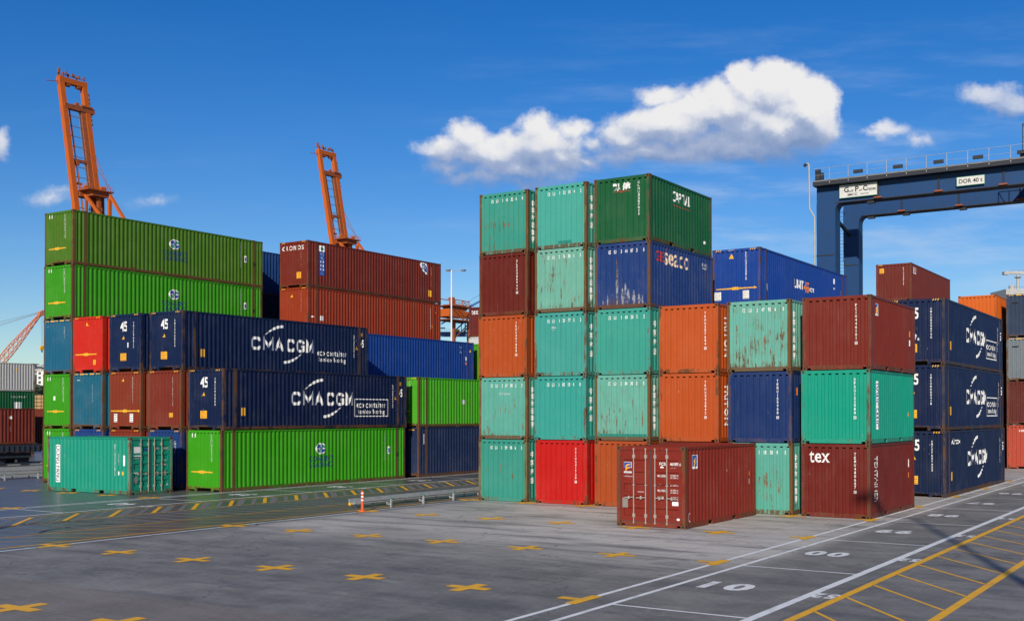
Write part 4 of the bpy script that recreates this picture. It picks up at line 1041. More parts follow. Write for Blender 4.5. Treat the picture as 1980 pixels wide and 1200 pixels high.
def wagon(xr, label):
    t = thing('railway_wagon', label, 'railway wagon', (-75.55, xr, 0), PI/2, 'railway wagons')
    Lw = 13.6
    part('deck', MB().box((-Lw, -1.3, 1.22), (0, 1.3, 1.48)), 'wagon', t)
    mb = MB().box((-Lw+.2, -1.42, 0.95), (-0.2, -1.30, 1.45))
    for i in range(32): mb.box((-Lw+.4+i*.41, -1.47, 0.98), (-Lw+.52+i*.41, -1.421, 1.40))
    part('side_sill', mb, 'wagon', t)
    part('side_sill', MB().box((-Lw+.2, 1.30, 0.95), (-0.2, 1.42, 1.45)), 'wagon', t)
    for bx_ in (-2.2, -Lw+2.2):
        b = part('bogie', MB().box((bx_-1.3, -1.0, 0.45), (bx_+1.3, 1.0, 0.80)).box((bx_-1.3, -1.2, 0.55), (bx_+1.3, -1.05, 0.9)), 'wagon', t)
        for wx in (-0.9, 0.9):
            w = MB().tube((bx_+wx, -0.90, 0.46), (bx_+wx, -0.76, 0.46), 0.46, 24).tube((bx_+wx, 0.76, 0.46), (bx_+wx, 0.90, 0.46), 0.46, 24).tube((bx_+wx, -0.8, 0.46), (bx_+wx, 0.8, 0.46), 0.09, 10)
            part('wheel', w, 'wagon', b)
    return t
wagon(50.6, 'dark flat railway wagon under the brown red container at the left edge')
wagon(64.8, 'dark flat railway wagon mostly hidden behind the left block')

# ------------------------------------------------------------------ ground and markings
bm_ = MB().quad((-6000, -400, 0), (4000, -400, 0), (4000, 9000, 0), (-6000, 9000, 0))
struct('ground', bm_.mesh('ground', ['ground']))
Z1, Z2, Z3 = 0.004, 0.008, 0.012
def line(mb, x0, y0, x1, y1, w, z, jig=0.0):
    d = Vector((x1-x0, y1-y0)); l = d.length; d /= l; n = Vector((-d.y, d.x))*w/2
    k = max(1, int(l/2.0)); 
    for i in range(k):
        a = Vector((x0, y0))+d*l*i/k; b = Vector((x0, y0))+d*l*(i+1)/k
        mb.quad((a.x-n.x, a.y-n.y, z), (b.x-n.x, b.y-n.y, z), (b.x+n.x, b.y+n.y, z), (a.x+n.x, a.y+n.y, z))
wl = MB()
XA, XB, XC, XD, XE = -11.0, -10.32, -7.5, -6.87, -4.74
def gaps(mb, x, y0, y1, w, z, cuts):
    y = y0
    for c0, c1 in cuts+[(y1, y1)]:
        if c0 > y: line(mb, x, y, x, c0, w, z)
        y = c1
ys = [12.75+6.62*j for j in range(-2, 12)]
gaps(wl, XA, -10, 140, 0.12, Z1, [(y-0.56, y+0.56) for y in ys])
gaps(wl, XB, -10, 140, 0.12, Z1, [])
gaps(wl, XC, -10, 140, 0.18, Z1, [])
for k in range(-2, 18):
    y = 19.19+6.61*k; line(wl, XB+.06, y, XC-.08, y, 0.09, Z1)
# left side of the yard
gaps(wl, -27.9, -10, 33.0, 0.11, Z1, [(y-0.56, y+0.56) for y in ys if y < 33]); line(wl, -27.9, 33.0, -27.9, 120, 0.07, Z1)
for x, w in ((-39.95, 0.12), (-40.35, 0.10), (-36.9, 0.13)): line(wl, x, -10, x, 130, w, Z1)
for k in range(-2, 14):
    y = 19.4+6.61*k; line(wl, -39.88, y, -36.97, y, 0.09, Z1)
struct('white_lane_lines', wl.mesh('white_lane_lines', ['rwhite']))
yc = MB()
def cross(x, y, z=Z2, half=0):
    a, w = 0.56+random.uniform(-.04, .03), 0.27+random.uniform(-.03, .02); x += random.uniform(-.03, .03)*(half == 0); y += random.uniform(-.03, .03)
    if half >= 0: yc.quad((x-a, y-w/2, z), (x+a if half == 0 else x+w/2, y-w/2, z), (x+a if half == 0 else x+w/2, y+w/2, z), (x-a, y+w/2, z))
    yc.quad((x-w/2, y-a, z), (x+w/2, y-a, z), (x+w/2, y-w/2, z), (x-w/2, y-w/2, z)); yc.quad((x-w/2, y+w/2, z), (x+w/2, y+w/2, z), (x+w/2, y+a, z), (x-w/2, y+a, z))
for j, y in enumerate(ys):
    for i in range(1, 7): cross(-11.0-2.808*i, y)
    cross(-11.0, y, half=1)
for y in [12.9+6.61*j for j in range(0, 4)]:
    for i in range(0, 7): cross(-40.4-2.87*i, y)
struct('yellow_crosses', yc.mesh('yellow_crosses', ['ryellow']))
yh = MB()
line(yh, XD, -10, XD, 140, 0.17, Z1); line(yh, XE, -10, XE, 140, 0.17, Z1)
for k in range(-8, 50):
    y = 26.30+1.93*k; line(yh, XD+.085, y, XE-.085, y-2.45, 0.075, Z1)
for k in range(-8, 40):
    y = 31.69+1.88*k; line(yh, -36.1, y, -34.0, y-2.1, 0.15, Z2)
line(yh, -36.32, -10, -36.32, 120, 0.07, Z1); line(yh, -34.0, -10, -34.0, 120, 0.07, Z1)
struct('yellow_hatching', yh.mesh('yellow_hatching', ['ryellow']))
yo = MB(); line(yo, -30.9, -10, -30.9, 35.2, 0.09, Z1); line(yo, -28.45, -10, -28.45, 120, 0.14, Z1)
for k in range(-10, 12):
    y = 25.2+1.35*k; line(yo, -30.85, y, -28.52, y+1.75, 0.07, Z1)
struct('old_yellow_lines', yo.mesh('old_yellow_lines', ['rold']))
gh = MB()
for k in range(-10, 60):
    y = 22.6+0.92*k; line(gh, -33.95, y, -30.98, y+0.25, 0.26, Z1)
for k in range(-8, 40):
    y = 31.69+1.88*k+0.55; line(gh, -36.1, y, -34.05, y-2.1, 0.28, Z1)
    line(gh, -36.1, y+0.72, -34.05, y-1.38, 0.16, Z1)
struct('worn_hatching', gh.mesh('worn_hatching', ['rgrey']))
# numbers, painted to be read from the far side
nm = MB()
def gtext(s_, cx, cy, w, h, z=Z2):
    vs, fs = fit(text_mesh(s_, 0.045, 1.25), (cx-w/2, cy-h/2, cx+w/2, cy+h/2), 2)
    nm.add([(x, y, z) for x, y in vs], [tuple(reversed(f)) if False else f for f in fs])
for k, s_ in enumerate(('01', '00', '99', '98', '97', '96', '95', '94')):
    gtext(s_, -9.3, 22.5+6.61*k, 1.08, 1.0)
for k, s_ in enumerate(('52', '52', '53', '54', '55')):
    gtext(s_, -7.19, 22.35+6.61*k, 0.50, 0.60)
for k, s_ in enumerate(('40', '39', '38', '37')):
    gtext(s_, -38.4, 29.8+6.5*k, 1.15, 1.0)
    gtext(s_, -36.62, 29.6+6.5*k, 0.45, 0.55)
struct('painted_ground_numbers', nm.mesh('painted_ground_numbers', ['rwhite']))
# tyre marks
tm = MB()
def arcm(cx, cy, r, a0, a1, w=0.16):
    n = 26; P = [(cx+r*math.cos(R(a0+(a1-a0)*i/n)), cy+r*math.sin(R(a0+(a1-a0)*i/n))) for i in range(n+1)]
    for p, q in zip(P, P[1:]): line(tm, p[0], p[1], q[0], q[1], w, Z3)
arcm(-31.6, 22.6, 2.3, 120, 250, 0.10); arcm(-31.3, 22.9, 2.9, 130, 235, 0.07); arcm(-29.4, 23.0, 2.6, 130, 225, 0.08); arcm(-25.9, 27.6, 1.9, 120, 215, 0.06)
struct('tyre_marks', tm.mesh('tyre_marks', ['skid']))
# railway track on the far left
rm = MB()
for x in (-62.3, -63.8, -67.3, -68.8, -74.8, -76.3): rm.box((x-0.04, 20, 0), (x+0.04, 140, 0.14))
for x in (-60.4, -65.5, -71.5): rm.box((x-0.25, 20, 0), (x+0.25, 140, 0.04))
struct('railway_track', rm.mesh('railway_track', ['steel']))

# ------------------------------------------------------------------ low barrier, bollard, lamp posts
def barrier(x, y0, y1, label, trough=True):
    t = thing('cable_barrier', label, 'barrier', (x, y0, 0), 0, 'low cable barriers')
    y = 0.0; k = 0
    n = int((y1-y0)/2.07)
    for k in range(n):
        yy = 1.9+k*2.07-0.0
        p = part('post', MB().box((-0.03, yy-0.035, 0), (0.03, yy+0.035, 0.33)).box((-0.16, yy-0.02, 0.10), (-0.0301, yy+0.02, 0.14)).box((-0.20, yy-0.04, 0.09), (-0.14, yy+0.04, 0.19)), 'steel', t)
        part('cap', MB().cbox((0, yy, 0.352), (0.075, 0.085, 0.042)), 'green_cap', p)
    part('cable', MB().tube((-0.01, 0.2, 0.30), (-0.01, y1-y0, 0.30), 0.014, 6), 'dark', t)
    mb = MB().box((-1.05, 0.6, 0.16), (-0.75, y1-y0, 0.20)).box((-1.05, 0.6, 0.20), (-1.01, y1-y0, 0.36)).box((-0.79, 0.6, 0.20), (-0.75, y1-y0, 0.28))
    for k in range(n*2): mb.box((-1.0, 0.9+k*1.03, 0.0), (-0.94, 0.96+k*1.03, 0.16))
    part('cable_trough', mb, 'steel', t)
    part('reflector', MB().tube((-0.9, 0.48, 0.17), (-0.9, 0.60, 0.17), 0.055, 14), 'yellow', t)
    return t
barrier(-28.35, 32.7, 75, 'low grey cable barrier with small posts running behind the orange marker post')
barrier(-57.9, 35.2, 78, 'low grey cable barrier at the left edge in front of the wagons')
t = thing('marker_post', 'orange and white striped marker post on the white line', 'marker post', (-27.97, 32.45, 0))
part('base', MB().tube((0, 0, 0), (0, 0, 0.035), 0.15, 20, 0, 0.13).tube((0, 0, .035), (0, 0, .06), 0.075, 20), 'bollard', t)
part('post', MB().tube((0, 0, 0.06), (0, 0, 0.76), 0.053, 16, 0, 0.046), 'bollard', t)
part('top_cap', MB().tube((0, 0, 0.76), (0, 0, 0.785), 0.046, 16, 0, 0.02), 'bollard', t)
for z in (0.40, 0.53, 0.66): part('reflective_band', MB().tube((0, 0, z), (0, 0, z+0.055), 0.0545, 16, 0, 0.0535, cap=False), 'white', t)


def lamp_post(x, y, h, label, arms):
    t = thing('lamp_post', label, 'lamp post', (x, y, 0), 0)
    part('base_plate', MB().cbox((0, 0, 0.02), (0.7, 0.7, 0.04)), 'steel', t)
    part('pole', MB().tube((0, 0, 0.04), (0, 0, h*0.5), 0.17, 16, 0, 0.13).tube((0, 0, h*0.5), (0, 0, h), 0.13, 16, 0, 0.08), 'lamp', t)
    for (ax, ay) in arms:
        a = part('arm', MB().tube((0, 0, h-0.15), (ax, ay, h+0.05), 0.045, 8), 'steel', t)
        part('floodlight', MB().cbox((ax, ay, h-0.02), (0.55, 0.42, 0.22)), 'crane_g', a)
    return t
lamp_post(-88.8, 120.9, 22.7, 'white lamp post rising in the gap between the brown stack and the tall stack', [(1.3, 0.9), (-0.35, -0.2)])
# the yard lamp just outside the picture: its shadow falls across the lane and on the brown corner container
lm = lamp_post(6.85, -0.8, 20.1, 'yard lamp post outside the picture whose shadow crosses the lane', [(-1.9, 0.0), (-1.5, 0.4)])

# ------------------------------------------------------------------ blue gantry crane over the block
t = thing('gantry_crane', 'dark blue yard gantry crane with white signs rising behind the right stacks', 'gantry crane', (-29.2, 91.4, 0))
OX, OY = -29.2, 91.4
def rel(x, y, z): return (x-OX, y-OY, z)
def gx(mb, a, b, mi=0): return mb.box(rel(*a), rel(*b), mi)
def leg(x0, x1, y0, y1, z0, z1, inner):
    mb = MB(); gx(mb, (x0, y0, z0), (x1, y1, z1))
    # rounded haunch at the girder
    n = 8; r = 0.62; s_ = 1 if inner > 0 else -1; xe = x1 if inner > 0 else x0
    pts = [(xe+s_*r*(1-math.sin(PI/2*i/n)), z1-r*(1-math.cos(PI/2*i/n))) for i in range(n+1)]
    poly = [(xe, z1)]+pts
    vs = [rel(px, yy, pz) for yy in (y0, y1) for px, pz in poly]; m_ = len(poly)
    fs = [tuple(range(m_)), tuple(reversed(range(m_, 2*m_)))]+[(i, (i+1) % m_, (i+1) % m_+m_, i+m_) for i in range(m_)]
    mb.add(vs, fs)
    for z in ([z for z in (6, 9.5, 12.9, 16.6) if z < z1]): gx(mb, (x0-0.02, y0-0.04, z-0.05), (x1-0.10, y0-0.001, z+0.05), 1)
    return mb
part('leg', leg(-29.97, -28.42, 91.4, 92.7, 1.6, 20.83, 1), ['rtg', 'rtg_dk'], t)
part('leg', leg(-29.92, -28.62, 98.6, 99.8, 1.6, 20.83, 1), ['rtg', 'rtg_dk'], t)
part('leg', leg(-6.4, -5.0, 91.4, 92.7, 1.6, 20.83, -1), ['rtg', 'rtg_dk'], t)
part('leg', leg(-6.4, -5.0, 98.6, 99.8, 1.6, 20.83, -1), ['rtg', 'rtg_dk'], t)
for y0, y1 in ((91.4, 92.7), (98.6, 99.8)):
    mb = MB(); gx(mb, (-29.95, y0, 20.83), (-4.9, y1, 22.3))
    gx(mb, (-28.4, y0-0.05, 20.76), (-6.4, y1+0.05, 20.829), 1)
    for x in (-24.95, -20.32, -15.65, -11.0): gx(mb, (x-0.05, y0-0.10, 20.9), (x+0.05, y0-0.001, 22.2), 1); gx(mb, (x-0.3, y0-0.25, 20.82), (x+0.3, y0-0.02, 20.93), 2)
    gx(mb, (-29.95, y0-0.012, 21.92), (-4.9, y0-0.0005, 21.96), 1)
    part('girder', mb, ['rtg', 'rtg_dk', 'crane_dk'], t)
mb = MB()
for x, y in ((-27.6, 98.9), (-25.6, 91.7), (-24.67, 98.9), (-20.07, 98.9)): gx(mb, (x-0.28, y-0.2, 20.52), (x+0.28, y+0.2, 20.755))
part('floodlight', mb, 'rtg_dk', t)
mb = MB(); gx(mb, (-30.0, 90.55, 22.18), (-4.8, 91.38, 22.48)); gx(mb, (-30.0, 90.5, 22.482), (-4.8, 90.60, 22.60), 1); gx(mb, (-30.0, 91.38, 22.30), (-4.8, 92.9, 22.40))
w_ = part('walkway', mb, ['rtg_dk', 'crane_g'], t)
mb = MB()
for k in range(17):
    x = -28.6+1.51*k; mb.box(rel(x-0.020, 90.50, 22.30), rel(x+0.020, 90.54, 23.56))
mb.tube(rel(-29.9, 90.52, 23.56), rel(-4.9, 90.52, 23.56), 0.018, 6); mb.tube(rel(-29.9, 90.52, 23.02), rel(-4.9, 90.52, 23.02), 0.012, 6)
part('railing', mb, 'steel', w_)
for x in (-26.3, -23.2, -20.15, -17.3, -14.2):
    part('floodlight', MB().box(rel(x-0.36, 90.42, 22.84), rel(x+0.36, 90.60, 23.10)), 'rtg_dk', w_)
mb = MB(); gx(mb, (-29.95, 91.0, 22.4), (-29.55, 91.3, 23.6)); gx(mb, (-29.5, 91.0, 22.4), (-29.3, 91.3, 23.3)); part('control_box', mb, 'rtg_dk', t)
part('cable_pipe', MB().path([rel(-30.85, 91.2, 24.15), rel(-30.62, 91.2, 24.25), rel(-30.52, 91.2, 24.1), rel(-30.48, 91.2, 20.5), rel(-30.07, 91.2, 19.75), rel(-30.07, 91.2, 1.7)], 0.065, 10), 'crane_w', t)
part('pipe_hood', MB().tube(rel(-30.95, 91.2, 24.05), rel(-30.72, 91.2, 24.22), 0.12, 12), 'rtg_dk', t)
# ladder with cage between the legs
mb = MB()
for dx in (-0.22, 0.22): mb.tube(rel(-30.15+dx, 98.7, 13), rel(-30.15+dx, 98.7, 21.4), 0.028, 6)
for k in range(28): mb.tube(rel(-30.37, 98.7, 13.1+k*0.3), rel(-29.93, 98.7, 13.1+k*0.3), 0.014, 5)
for dx in (-0.40, 0.0, 0.40): mb.tube(rel(-30.15+dx, 98.0, 16.9), rel(-30.15+dx, 98.0, 21.4), 0.03, 6)
for z in (16.9, 18.4, 19.9, 21.2): mb.path([rel(-30.37, 98.7, z), rel(-30.55, 98.3, z), rel(-30.30, 98.0, z), rel(-30.0, 98.0, z), rel(-29.75, 98.3, z), rel(-29.93, 98.7, z)], 0.02, 5)
part('ladder', mb, 'rtg_dk', t)
part('cross_brace', MB().beam(rel(-28.9, 92.7, 19.9), rel(-29.4, 98.6, 19.2), 0.22, 0.22), 'rtg_dk', t)
for x in (-29.2, -5.7):
    mb = MB(); gx(mb, (x-0.5, 89.5, 0.95), (x+0.5, 101.6, 1.6)); part('sill_beam', mb, 'rtg', t)
    for y in (90.4, 92.3, 98.8, 100.7): part('wheel', MB().tube(rel(x-0.3, y, 0.8), rel(x+0.3, y, 0.8), 0.8, 28), 'tyre', t)
mb = MB(); gx(mb, (-14.2, 91.5, 22.42), (-8.4, 99.7, 23.2)); gx(mb, (-12.6, 92.3, 23.2), (-9.6, 98.8, 25.2), 0); gx(mb, (-14.4, 90.7, 22.4), (-13.0, 91.45, 23.1), 0)
tr = part('trolley', mb, 'rtg_dk', t)
mb = MB()
for x in (-14.3, -13.5, -12.7): mb.beam(rel(x, 91.2, 23.1), rel(x, 91.2, 25.2), 0.05, 0.05)
mb.beam(rel(-14.3, 91.2, 25.2), rel(-12.6, 91.2, 25.2), 0.05, 0.05); mb.beam(rel(-14.3, 91.2, 24.2), rel(-12.6, 91.2, 24.2), 0.04, 0.04); mb.beam(rel(-14.3, 91.2, 25.2), rel(-13.3, 91.2, 23.2), 0.05, 0.05)
part('railing', mb, 'rtg_dk', tr)
mb = MB(); gx(mb, (-12.3, 93.5, 18.2), (-10.2, 95.6, 20.4)); part('operator_cabin', mb, 'rtg', t)


def sign_board(x0, x1, z0, z1, y, label_parts, name='sign'):
    s_ = part(name, MB().box(rel(x0, y, z0), rel(x1, y+0.06, z1)).box(rel(x0-.04, y+.012, z0-.04), rel(x1+.04, y+.055, z1+.04), 1), ['whitepaint', 'green_cap'], t)
    for (tx, bx0, bz0, bx1, bz1, bold) in label_parts:
        vs, fs = fit(text_mesh(tx, bold), (bx0, bz0, bx1, bz1))
        part('sign_lettering', MB().add([rel(px, y-0.006, pz) for px, pz in vs], fs), 'black', s_)
    return s_
x0, x1, z0, z1 = -27.97, -25.0, 21.09, 22.08
f = lambda a, b, c, d: (x0+(x1-x0)*a, z0+(z1-z0)*b, x0+(x1-x0)*c, z0+(z1-z0)*d)
sign_board(x0, x1, z0, z1, 91.12, [('G', *f(.12, .40, .25, .84), .03), ('ulf', *f(.26, .40, .38, .58), .02), ('P', *f(.42, .40, .52, .84), .03), ('ort', *f(.53, .40, .61, .58), .02), ('C', *f(.63, .40, .75, .84), .03), ('ranes', *f(.76, .40, .97, .58), .02),
      ('IMCC', *f(.22, .10, .48, .30), .03), ('GROUP', *f(.55, .12, .78, .24), .01), ('-', *f(.07, .92, .95, .95), 0)])
sign_board(-18.94, -16.97, 21.07, 21.70, 91.12, [('DOR 40 t', -18.8, 21.22, -17.1, 21.55, .02)])

# ------------------------------------------------------------------ ship-to-shore cranes with raised booms
def sts(y0, label):
    t = thing('harbour_crane', label, 'harbour crane', (-245, y0, 0), 0, 'orange ship-to-shore cranes')
    # local x = world x + 245, local y from 0 to 8
    hinge = Vector((4.9, 0, 42)); tip = Vector((-4.0, 0, 88.1)); ax = (tip-hinge).normalized()
    def on(z, y): k = (z-hinge.z)/(tip.z-hinge.z); p = hinge.lerp(tip, k); return Vector((p.x, y, z))
    uv = (1, 0, 0)
    g1 = part('boom_girder', MB().beam(on(42, 0.7), on(88.1, 0.7), 1.25, 1.35, 0, (0, 1, 0)), 'crane_o', t)
    g1 = part('boom_girder', MB().beam(on(42, 7.3), on(88.1, 7.3), 1.25, 1.35, 0, (0, 1, 0)), 'crane_o', t)
    mb = MB().beam(on(87.3, 0), on(87.3, 8), 1.5, 1.3); part('tip_beam', mb, 'crane_o', t)
    mb = MB()
    for k in range(9): mb.cbox(on(88.9, 0.6+k*0.85)+Vector((random.uniform(-.4, .4), 0, random.uniform(-.2, .5))), (0.35, 0.35, 0.8))
    mb.beam(on(88.8, -0.2), on(88.8, 8), 0.12, 0.12); mb.tube(on(86.6, -0.2), on(86.0, -3.6), 0.10, 6); mb.cbox(on(89.6, 0.5), (0.5, 0.5, 1.1))
    for y in (2.6, 5.6): mb.tube(on(86.3, y-.5), on(86.3, y+.5), 0.5, 14)
    part('sheaves', mb, 'crane_dk', t)
    mb = MB().beam(on(80.6, 0.5), on(80.6, 9.2), 1.6, 1.2); mb.cbox(on(81.4, 6.9), (2.4, 3.2, 0.4)); mb.cbox(on(81.6, 4.6), (0.8, 0.8, 1.0))
    part('forestay_beam', mb, 'crane_dk', t)
    mb = MB().beam(on(66.8, 1.0), on(66.8, 7.4), 0.8, 0.7); mb.cbox(on(66.2, 2.6), (0.9, 0.9, 1.1)); mb.beam(on(60.9, 1.2), on(60.9, 3.2), 0.7, 0.5); mb.beam(on(53, 1), on(53, 7.3), 0.9, 0.8)
    part('cross_beam', mb, 'crane_dk', t)
    mb = MB()
    for k in range(14):
        z = 78.3-k*2.62; mb.beam(on(z, 1.2), on(z, 7.2), 0.16, 0.16)
    part('tie_bars', mb, 'crane_g', t)
    part('hoist_pipe', MB().tube(on(80.3, 2.2), on(44, 2.9), 0.20, 8), 'crane_o', t)
    mb = MB()
    for dy in (-.35, .35): mb.tube(on(80.0, 5.2+dy), on(50, 5.0+dy), 0.10, 6)
    for k in range(50): mb.beam(on(79.5-k*.6, 4.85), on(79.5-k*.6, 5.5), 0.06, 0.05)
    part('ladder', mb, 'crane_g', t)
    mb = MB().beam(on(80, 6.15), on(43, 6.05), 0.9, 1.5, 0, (0, 1, 0)); part('rack_channel', mb, 'crane_dk', t)
    mb = MB()
    for k in range(8): mb.cbox(on(85-k*1.1, 8.55), (0.5, 0.25, 0.6))
    part('cable_chain', mb, 'whitepaint', t)
    mb = MB()
    for dy in (0, .8): mb.tube(on(70, 8.0+dy*.2), (6.2, 7.4+dy, 59.2), 0.05, 5); mb.tube(on(66, 8.2), (6.6, 7.8+dy, 59.2), 0.04, 5)
    part('stay_cables', mb, 'crane_dk', t)
    # apex platform, A-frame and struts
    mb = MB().box((0.6, 1.6, 57.6), (2.9, 8.4, 58.9)).box((2.4, 1.2, 58.9), (6.8, 8.6, 59.2)).box((2.9, 3.0, 57.7), (6.0, 7.6, 58.9))
    pf = part('apex_platform', mb, 'crane_dk', t)
    mb = MB()
    for k in range(9): mb.beam((2.5+k*.53, 1.25, 59.2), (2.5+k*.53, 1.25, 60.3), 0.06, 0.06); mb.beam((6.75, 1.25+k*.9, 59.2), (6.75, 1.25+k*.9, 60.3), 0.06, 0.06)
    for z in (59.75, 60.3): mb.beam((2.5, 1.25, z), (6.75, 1.25, z), 0.05, 0.05); mb.beam((6.75, 1.25, z), (6.75, 8.5, z), 0.05, 0.05)
    part('railing', mb, 'crane_o', pf)
    mb = MB()
    for x, y in ((3.6, 3.0), (5.4, 6.4)): mb.cbox((x, y, 59.7), (0.8, 0.9, 1.0)); mb.tube((x, y-.7, 59.9), (x, y+.7, 59.9), 0.42, 14)
    part('winch', mb, 'crane_o', pf)
    for y in (3.0, 7.8):
        part('mast_strut', MB().beam((3.4, y, 57.8), (3.8, y, 42), 0.5, 0.6), 'crane_dk', t)
        part('back_strut', MB().beam((2.6 if y < 5 else 6.2, y, 58.4), (20, y, 42), 0.6, 0.7), 'crane_o', t)
        part('trolley_girder', MB().box((-1, y-.7, 40.6), (33, y+.7, 42.6)), 'crane_o', t)
    part('platform_post', MB().box((4.4, 5.2, 43), (5.2, 6.0, 57.6)), 'crane_dk', t)
    part('platform_hanger', MB().box((5.4, 7.6, 43), (6.2, 8.4, 57.6)), 'crane_o', t)
    for x in (0.5, 28):
        for y in (-3.5, 13):
            part('leg', MB().beam((x, y, 1.2), (x, y, 40.5), 1.5, 1.8), 'crane_o', t)
        part('portal_beam', MB().box((x-.9, -3.5, 38.8), (x+.9, 13, 40.6)), 'crane_o', t)
        part('sill_beam', MB().box((x-.8, -6, 0.8), (x+.8, 15.5, 2.4)), 'crane_o', t)
        for y in (-5, -2.6, 12.2, 14.6): part('wheel', MB().tube((x-.3, y, 0.5), (x+.3, y, 0.5), 0.5, 16), 'tyre', t)
    part('machinery_house', MB().box((18, -1.2, 42.7), (30, 9.6, 46)), 'crane_o', t)
    return t
sts(173.4, 'nearer orange harbour crane with raised boom, above the olive green container')
sts(266.9, 'farther orange harbour crane with raised boom, above the brown back stack')

# third orange crane: its machinery house and walkways seen in the gap
t = thing('harbour_crane', 'orange harbour crane machinery house seen beside the white lamp post', 'harbour crane', (-245, 327, 0), 0)
part('machinery_house', MB().box((-3, 0.0, 38.9), (4, 9.3, 41.6)), 'crane_o', t)
part('winch_house', MB().box((-3, 9.3, 39.3), (4, 14.6, 41.2)), 'crane_o', t)
mb = MB().box((-3.6, -1, 37.6), (4.6, 16.6, 37.9)).box((-3.2, 0, 42.7), (4.2, 15.9, 42.95)).box((-2, 4, 41.6), (3, 12, 43.6))
part('deck', mb, 'crane_dk', t)
mb = MB()
for k in range(14): y = -0.8+k*1.33; mb.beam((4.55, y, 37.9), (4.55, y, 39.2), 0.10, 0.10)
mb.beam((4.55, -1, 39.2), (4.55, 16.5, 39.2), 0.10, 0.10); mb.beam((4.55, -1, 38.5), (4.55, 16.5, 38.5), 0.08, 0.08)
for k in range(13): y = 0.2+k*1.2; mb.beam((4.1, y, 42.95), (4.1, y, 44.1), 0.08, 0.08)
mb.beam((4.1, 0, 44.1), (4.1, 15, 44.1), 0.08, 0.08)
for a, b in (((4.2, 2, 41.6), (4.2, 8, 38)), ((4.2, 8, 38), (4.2, 13, 42)), ((4.2, 5, 41.5), (4.2, 11, 38))): mb.beam(a, b, 0.25, 0.25)
part('railing', mb, 'crane_dk', t)
mb = MB().beam((3.2, 0, 45.2), (3.2, 13.5, 45.0), .3, .3).beam((-2.4, 0, 45.6), (-2.4, 12, 45.6), .3, .3).beam((3.2, 3, 44.2), (3.2, 9, 44.2), .2, .2).box((0, 5.0, 43), (1.2, 7, 46.3))
for y in (1, 4.5, 9, 13): mb.beam((3.2, y, 42.9), (3.2, y, 45.3), 0.2, 0.2)
mb.beam((3.2, 1, 43), (3.2, 4.5, 45.2), .16, .16); mb.beam((3.2, 9, 45.2), (3.2, 13, 43), .16, .16)
part('gallery', mb, 'crane_o', t)
mb = MB().beam((2, 5.4, 37.6), (2, 5.4, 0), 0.9, 0.9).beam((2, 14.5, 37.6), (2, 14.5, 0), 0.9, 0.9).beam((2, 5.4, 31), (2, 14.5, 37), .3, .3)
part('leg', mb, 'crane_dk', t)
part('operator_cabin', MB().box((2.5, 8.3, 33.4), (4.2, 11.3, 33.8)).beam((3, 8.6, 33.8), (3, 8.6, 37.6), .2, .2).beam((3, 11, 33.8), (3, 11, 37.6), .3, .3), 'rtg_dk', t)

# blue crane girder with stays
t = thing('harbour_crane', 'blue harbour crane girder with slanting stays beyond the gap', 'harbour crane', (-252, 336.6, 0), 0)
D_ = Vector((0.83, 0.55, 0))
def bl(s_, z): return (D_.x*s_, D_.y*s_, z)
part('girder', MB().beam(bl(-14, 33.3), bl(40, 33.3), 1.6, 1.75), 'stsb', t)
mb = MB(); mb.beam(bl(-14, 35.6), bl(1.5, 35.6), 1.4, 0.35)
for k in range(30): mb.beam(bl(-6+k*.9, 34.2), bl(-6+k*.9, 35.1), .05, .05)
mb.beam(bl(-6, 35.1), bl(20, 35.1), .06, .06)
part('railing', mb, 'crane_g', t)
mb = MB()
for (a, b) in (((0, 37.1), (26, 52)), ((5.6, 40.85), (24, 51)), ((5.5, 34.9), (22, 50.5)), ((8.4, 34.3), (24, 48.5))): mb.beam(bl(*a), bl(*b), 0.45, 0.45)
for (a, b) in (((3, 41), (26, 55)), ((8, 42), (26, 52.8))): mb.beam(bl(*a), bl(*b), 0.12, 0.12)
part('stay', mb, 'stsb', t)
for s_ in (-12, 30): part('leg', MB().beam(bl(s_, 0), bl(s_, 33), 1.6, 1.6), 'stsb', t)
part('deck_equipment', MB().cbox(bl(5.5, 34.6), (2.6, 1.4, 0.7)), 'yellow', t)

# red lattice jib crane, far left
t = thing('lattice_crane', 'faded red lattice jib crane with yellow hook block at the far left', 'jib crane', (-385, 225, 0), 0)
a = Vector((-3.0, -1.5, 0)); 
base = Vector((-379.5, 229.5, 9))-Vector((-385, 225, 0)); tip = Vector((-358.3, 243.0, 39.2))-Vector((-385, 225, 0))
ax = (tip-base).normalized(); side = Vector((-.5, .85, 0)).cross(ax).normalized(); s2 = ax.cross(side)
mb = MB(); N = 16; prev = None
for i in range(N+1):
    k = i/N; w_j = 1.15*(1-0.75*max(0, (k-.6)/.4)); c_ = base.lerp(tip, k)
    q = [c_+side*w_j*sx_+s2*w_j*sy_ for sx_, sy_ in ((-1, -1), (1, -1), (1, 1), (-1, 1))]
    if prev:
        for j in range(4): mb.beam(prev[j], q[j], 0.28, 0.28); mb.beam(prev[j], q[(j+1) % 4], 0.13, 0.13)
        for j in range(4): mb.beam(q[j], q[(j+1) % 4], 0.12, 0.12)
    prev = q
part('jib', mb, 'lattice', t)
part('jib_head', MB().cbox(tip, (1.6, 1.6, 1.3)).cbox(tip+Vector((.4, .4, .9)), (.9, .9, .7)), 'lattice', t)
mb = MB()
for o in (0, .5, 1.2): mb.tube(tip+Vector((0, 0, .4+o*.3)), Vector((-30-o*4, -19, 18+o*4)), 0.06, 5)
for dx in (-.5, .5): mb.tube(tip+Vector((.5+dx, .3, 0)), tip+Vector((.5+dx*.4, .3, -11)), 0.04, 5)
part('cables', mb, 'crane_g', t)
